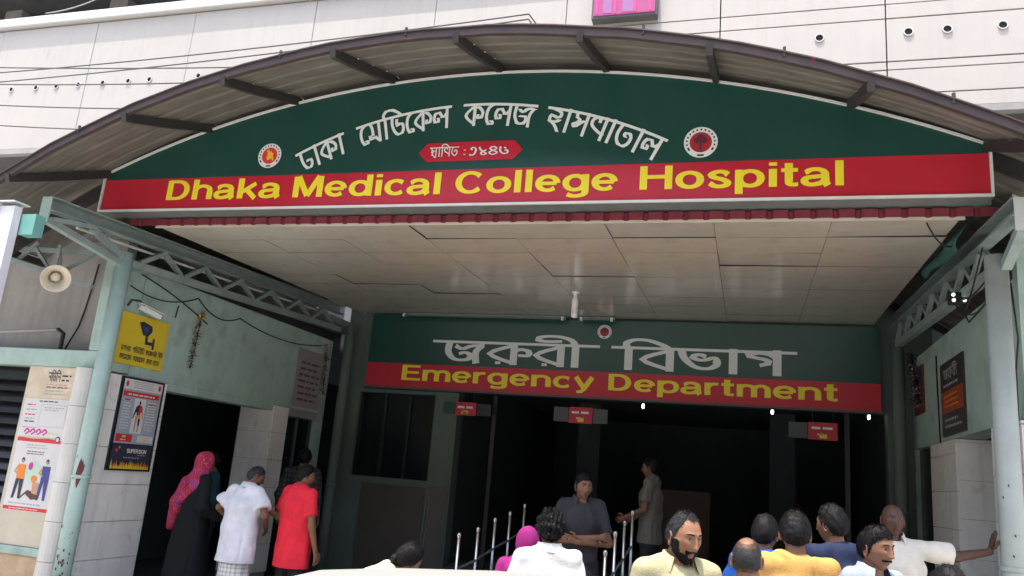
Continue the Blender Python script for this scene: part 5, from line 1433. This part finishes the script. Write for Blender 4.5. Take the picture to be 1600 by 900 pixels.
    if robe:
        W_ = Field((-.46, -.42, -.03), (.46, .42, 1.60), .019)
        W_.cap(L((0, 0, 1.30)), (0, 0, .9), .17, .21, .05, 1.25); W_.cap((0, 0, .9), (.02, 0, .03), .21, robe.get('flare', .33), .05, 1.15)
        W_.cap(L((-.15, 0, 1.40)), L((.15, 0, 1.40)), .062, .062, .05)
        for sh, (el, wr) in ((shL, armL), (shR, armR)): a, e, w = L(sh), L(el), L(wr); W_.cap(a, e, .072, .07, .05); W_.cap(e, e+(w-e)*.95, .07, .065, .04)
        W_.plane((0, 0, .03), (0, 0, -1))
        garment('robe', W_, robe['m'], .012, 11, (1, 1, .25), seed=3)
    if scarf:
        W_ = Field((-.5, -.45, .7), (.5, .45, 1.80), .013)
        c = H(np.array([(0, -.012, .014)]))[0]; W_.ell(c, (.098, .116, .132), .02)
        W_.cap(H(np.array([(0, -.02, -.06)]))[0], L((0, -.02, 1.42)), .085, .12, .05)
        W_.cap(L((-.12, -.02, 1.405)), L((.12, -.02, 1.405)), .075, .07, .06)
        for a, b_, ra, rb in scarf['tail']: W_.cap(L(a), L(b_), ra, rb, .05, scarf.get('flat', 1.5), (1, .2, .3))
        fo = H(np.array([(0, .125, -.01)]))[0]; W_.carve(fo, .088)
        garment('scarf', W_, scarf['m'], .008, 15, (1, 1, .4), seed=4)
    return T

LINE = ([0, .5, .9, 1.25, 1.45, 1.7, 2.2, PI], [.066, .068, .056, .030, -.020, -.012, -.050, -.070])
def hair(t=.013, **k): return dict(dict(line=LINE, t=t, strands=700), **k)
BROWN, MID, DARK, DEEP = (.235, .112, .064), (.18, .086, .049), (.15, .07, .042), (.085, .042, .028)
def patterned(name, a, b_, c, scale):
    m = bpy.data.materials.new(name); m.use_nodes = True; nt = m.node_tree; N = nt.nodes; Lk = nt.links
    bs = N['Principled BSDF']; bs.inputs['Roughness'].default_value = .8
    tc = N.new('ShaderNodeTexCoord'); n1 = N.new('ShaderNodeTexNoise'); n1.inputs['Scale'].default_value = scale; n1.inputs['Detail'].default_value = 3
    Lk.new(tc.outputs['Object'], n1.inputs[0]); r = N.new('ShaderNodeValToRGB'); r.color_ramp.interpolation = 'CONSTANT'
    e = r.color_ramp.elements; e[0].color = (*a, 1); e[1].position = .48; e[1].color = (*b_, 1); q = e.new(.62); q.color = (*c, 1)
    w = N.new('ShaderNodeTexWave'); w.inputs['Scale'].default_value = scale*1.6; w.inputs['Distortion'].default_value = 16; w.inputs['Detail'].default_value = 2
    Lk.new(tc.outputs['Object'], w.inputs[0]); r2 = N.new('ShaderNodeValToRGB'); r2.color_ramp.elements[0].position = .90; r2.color_ramp.elements[1].position = .94
    Lk.new(w.outputs[0], r2.inputs[0]); mx = N.new('ShaderNodeMixRGB'); mx.inputs[2].default_value = (*[min(1, x*1.6+.06) for x in b_], 1)
    Lk.new(n1.outputs[0], r.inputs[0]); Lk.new(r2.outputs[0], mx.inputs[0]); Lk.new(r.outputs[0], mx.inputs[1]); Lk.new(mx.outputs[0], bs.inputs[0]); return m
def checked(name, a, b_, s_):
    m = bpy.data.materials.new(name); m.use_nodes = True; nt = m.node_tree; N = nt.nodes; Lk = nt.links
    bs = N['Principled BSDF']; bs.inputs['Roughness'].default_value = .85; tc = N.new('ShaderNodeTexCoord'); sep = N.new('ShaderNodeSeparateXYZ'); Lk.new(tc.outputs['Object'], sep.inputs[0])
    o = []
    for i in (0, 2):
        ml = N.new('ShaderNodeMath'); ml.operation = 'MULTIPLY'; ml.inputs[1].default_value = s_; Lk.new(sep.outputs[i], ml.inputs[0])
        fr_ = N.new('ShaderNodeMath'); fr_.operation = 'FRACT'; Lk.new(ml.outputs[0], fr_.inputs[0]); gt = N.new('ShaderNodeMath'); gt.operation = 'GREATER_THAN'; gt.inputs[1].default_value = .62; Lk.new(fr_.outputs[0], gt.inputs[0]); o.append(gt)
    mxm = N.new('ShaderNodeMath'); mxm.operation = 'ADD'; Lk.new(o[0].outputs[0], mxm.inputs[0]); Lk.new(o[1].outputs[0], mxm.inputs[1]); hf = N.new('ShaderNodeMath'); hf.operation = 'MULTIPLY'; hf.inputs[1].default_value = .5; Lk.new(mxm.outputs[0], hf.inputs[0])
    mx = N.new('ShaderNodeMixRGB'); mx.inputs[1].default_value = (*a, 1); mx.inputs[2].default_value = (*b_, 1); Lk.new(hf.outputs[0], mx.inputs[0]); Lk.new(mx.outputs[0], bs.inputs[0]); return m
C_black = cloth('black', (.010, .011, .013)); C_dark = cloth('charcoal', (.03, .032, .036)); C_white = cloth('white', (.62, .61, .60)); C_lilac = cloth('pale_lilac', (.58, .59, .65)); C_red = cloth('red', (.66, .025, .045)); C_yellow = cloth('orange_yellow', (.44, .25, .075)); C_cream = cloth('cream', (.34, .31, .185)); C_offwhite = cloth('off_white', (.60, .57, .50)); C_blue = cloth('light_blue', (.24, .275, .40)); C_navy = cloth('navy', (.018, .025, .06)); C_grey = cloth('slate', (.040, .038, .044)); C_cobalt = cloth('cobalt', (.012, .07, .30)); C_pink = cloth('magenta', (.22, .014, .125)); C_teal = cloth('dark_teal', (.010, .035, .05)); C_beige = cloth('beige', (.13, .122, .10)); C_trou = cloth('trouser_dark', (.02, .02, .024))
TR = dict(kind='trousers', m=C_trou)
def face_cam(x, y): return PI-math.atan2(-(0-x), -(0-y))*-1

# the three at the left doorway
person('woman in black robe and pink purple patterned headscarf at the dark left doorway', (-5.50, 7.40, .1), 1.585, -.55, MID,
       robe=dict(m=C_black, flare=.31), scarf=dict(m=patterned('scarf_pattern', (.30, .010, .035), (.36, .02, .085), (.13, .035, .24), 9), tail=[((-.13, -.08, 1.38), (-.24, -.11, 1.16), .10, .11), ((-.24, -.11, 1.16), (-.36, -.10, .88), .11, .075), ((.10, -.08, 1.36), (-.05, -.14, 1.20), .09, .09)]),
       armL=((-.27, -.06, 1.14), (-.20, .16, 1.05)), armR=((.25, -.02, 1.13), (.22, .2, 1.02)), hyaw=-.15, hpitch=-.12)
person('person in dark teal clothing standing inside the dark left doorway beyond the headscarf', (-5.98, 8.25, .1), 1.60, 2.4, DARK, shirt=dict(m=C_teal, sleeve=1.8), lower=TR, hair=hair(), body_h=.018)
person('man in pale lilac shirt and checked lungi, seen from behind', (-4.66, 6.98, .1), 1.52, -.12, DARK,
       shirt=dict(m=C_lilac, sleeve=.74, hem=.68, fit=1.26, neck=.076, collar=True, folds=.018, cuff=.095, seed=5), lower=dict(kind='lungi', m=checked('lungi_check', (.62, .62, .60), (.26, .28, .30), 26)),
       hair=hair(.008, mat=M_hairmix, len=.010, seed=4), face=dict(stubble=1, beardmat=M_stubble), hyaw=-.75, hpitch=-.28, lean=.10,
       armL=((-.36, .02, 1.22), (-.30, .20, 1.08)), armR=((.32, -.03, 1.18), (.18, .20, 1.06)))
person('man in bright red polo shirt, back turned, holding the elbow of the man beside him', (-4.14, 7.12, .1), 1.555, -.30, MID,
       shirt=dict(m=C_red, sleeve=.70, hem=.66, collar=True, folds=.015, seed=8, fit=1.20, neck=.076), lower=TR, hair=hair(.014, seed=6), hyaw=-.65, hpitch=-.08,
       armL=((-.30, .02, 1.14), (-.43, -.02, 1.20)), handL=((-.5, .25, .55), (-.5, .6, -.3), .9), armR=((.255, -.02, 1.10), (.30, .03, .86)))
person('person in dark clothing, barely visible in the gloom past the red polo shirt', (-5.45, 9.35, .1), 1.74, .2, DARK, shirt=dict(m=checked('dark_stripe', (.012, .012, .014), (.05, .05, .05), 17), sleeve=1.6, hem=.72, folds=.010), lower=TR, hair=hair(), body_h=.018)
# by the car
person('woman with black hair bun and cream patterned dress, bending behind the pale car', (-2.42, 4.66, 0), 1.49, -1.15, MID,
       shirt=dict(m=patterned('cream_print', (.66, .60, .42), (.62, .48, .22), (.40, .36, .26), 26), sleeve=.8, hem=.55, name='dress', folds=.006), lower=dict(kind='trousers', m=C_beige), hair=hair(.016, bun=(0, -.105, -.035), len=.03, lift=.05, mess=.12, comb=(0, -1, -.2), rough=.08), lean=.98, hpitch=.55, hyaw=.5, armL=((-.22, .12, 1.15), (-.15, .3, 1.0)), armR=((.22, .12, 1.15), (.15, .3, 1.0)))
person('man with curly black hair and bright white collared shirt, back turned behind the car', (-1.12, 4.85, 0), 1.515, .25, DARK,
       shirt=dict(m=C_white, sleeve=.75, collar=True, seed=3), lower=TR, hair=hair(.022, rough=.6, freq=190, curl=True, strands=3200, len=.011, lift=.3, mess=1.2, up=.3, seed=9), fine=True)
person('woman in magenta pink headscarf and dress, mostly hidden behind the curly haired man', (-1.41, 5.45, 0), 1.37, .4, MID, robe=dict(m=C_pink, flare=.26), scarf=dict(m=C_pink, tail=[((-.1, -.08, 1.38), (-.16, -.12, 1.1), .1, .1)]))
person('young man in slate grey polo with arms crossed, facing the street in the porch shade', (-1.37, 7.05, .20), 1.585, PI+.42, MID,
       shirt=dict(m=C_grey, sleeve=.78, collar=True, open=34, seed=12, buttons=C_dark, fit=.98), lower=TR, hair=hair(.014, up=.6, seed=3, comb=(.2, .6, .2), strands=1800), face=dict(stubble=1, beardmat=M_hair), hyaw=.10, hpitch=-.06, fine=True,
       armL=((-.25, .10, 1.10), (.06, .21, 1.10)), armR=((.25, .10, 1.10), (-.10, .19, 1.15)), handL=((1, .05, .25), (0, -1, .1), .5), handR=((-1, .02, .1), (0, -1, -.2), .5))
person('man in beige short sleeved shirt standing sideways up in the dark entrance', (-1.03, 9.35, .40), 1.64, 1.45, DARK, shirt=dict(m=C_beige, sleeve=.72, hem=.74, collar=True, fit=1.04), lower=TR, hair=hair(), armR=((.25, .02, 1.12), (.22, .22, 1.02)), armL=((-.25, .02, 1.12), (-.2, .24, 1.02)))
# front right group
person('bearded man in cream shirt with receding greying hair, frowning to the right', (-.305, 4.0, 0), 1.61, PI+.55, BROWN,
       shirt=dict(m=C_cream, sleeve=.76, collar=True, open=42, neck=.096, fit=1.10, seed=21, buttons=C_dark, folds=.014, h=.013), lower=TR,
       hair=dict(line=([0, .35, .7, 1.0, 1.3, 1.5, 1.75, 2.2, PI], [.097, .101, .107, .076, .034, -.030, -.030, -.055, -.070]), t=.009, mat=M_hairmix, strands=2600, len=.012, seed=14, comb=(0, .5, .3), lift=.3, mess=.4),
       face=dict(beard=1.0, beardmat=M_hair, moustache=1, brow=1.5, nose=1.1, gaunt=.8), hyaw=.20, hpitch=-.14, fine=True, body_h=.011)
person('man with close shaven greying head and white shirt, seen from behind', (0.0, 4.12, 0), 1.515, -.1, MID, shirt=dict(m=C_white, sleeve=.75, seed=9),  lower=TR,
       hair=dict(line=([0, .8, 1.3, 1.6, 2.2, PI], [.07, .06, .02, -.03, -.055, -.075]), t=.0035, mat=M_hairmix, strands=900, len=.004, seed=5, lift=.8, bald=.055, rough=.1), fine=True)
person('person in cobalt blue shirt standing beyond the shaven headed man', (.10, 5.35, 0), 1.60, -.35, DARK, shirt=dict(m=C_cobalt, sleeve=.8, fit=1.05), lower=TR, hair=hair(), body_h=.016)
person('man in orange yellow tee with thick black hair, back turned to the street', (.25, 4.72, 0), 1.645, .0, MID, shirt=dict(m=C_yellow, sleeve=.7, neck=.082, fit=1.06, seed=17, folds=.013), lower=TR, hair=hair(.013, seed=22, strands=2000, len=.016, comb=(.1, -.2, -1)), fine=True)
person('man in navy tee, turned away to the left behind the orange tee', (.53, 5.55, 0), 1.69, .55, MID, shirt=dict(m=C_navy, sleeve=.75), lower=TR, hair=hair(.014, seed=23, strands=1500), hyaw=.35, fine=True)
person('man with moustache and light blue collared shirt, looking to the right', (.625, 4.72, 0), 1.605, PI+.75, MID,
       shirt=dict(m=C_blue, sleeve=.76, collar=True, open=40, neck=.094, seed=31, buttons=C_navy, h=.013), lower=TR, hair=hair(.015, seed=24, strands=2200, len=.016, comb=(.6, .4, .2), up=.45), face=dict(moustache=1, stubble=1, beardmat=M_hair, gaunt=.9, nose=1.1), hyaw=.02, hpitch=-.03, fine=True, body_h=.011)
person('bald elderly man in off-white shirt leaning one hand on the right column', (.98, 6.40, .1), 1.635, PI+.10, DEEP,
       shirt=dict(m=C_offwhite, sleeve=.84, hem=.72, collar=True, open=40, neck=.096, fit=1.12, cuff=.088, folds=.014, freq=14, seed=41), lower=dict(kind='lungi', m=C_beige),
       face=dict(stubble=1, beardmat=mat('stubble_white', (.17, .15, .135), .8, .4, 90, .4, 260), brows=True, browmat=M_hairgrey, gaunt=.9, nose=1.15), hpitch=.08, hyaw=.06, fine=True, body_h=.011,
       armL=((-.44, -.05, 1.37), (-.685, -.085, 1.425)), handL=((-.22, .05, .95), (-.95, 0, -.22), .10), armR=((.25, .02, 1.14), (.28, .10, .92)))
person('dark haired person with only the top of the head showing at the bottom edge, right', (.80, 3.80, 0), 1.485, .2, MID, shirt=dict(m=C_dark), lower=TR, hair=hair(.016, seed=26, strands=1200))
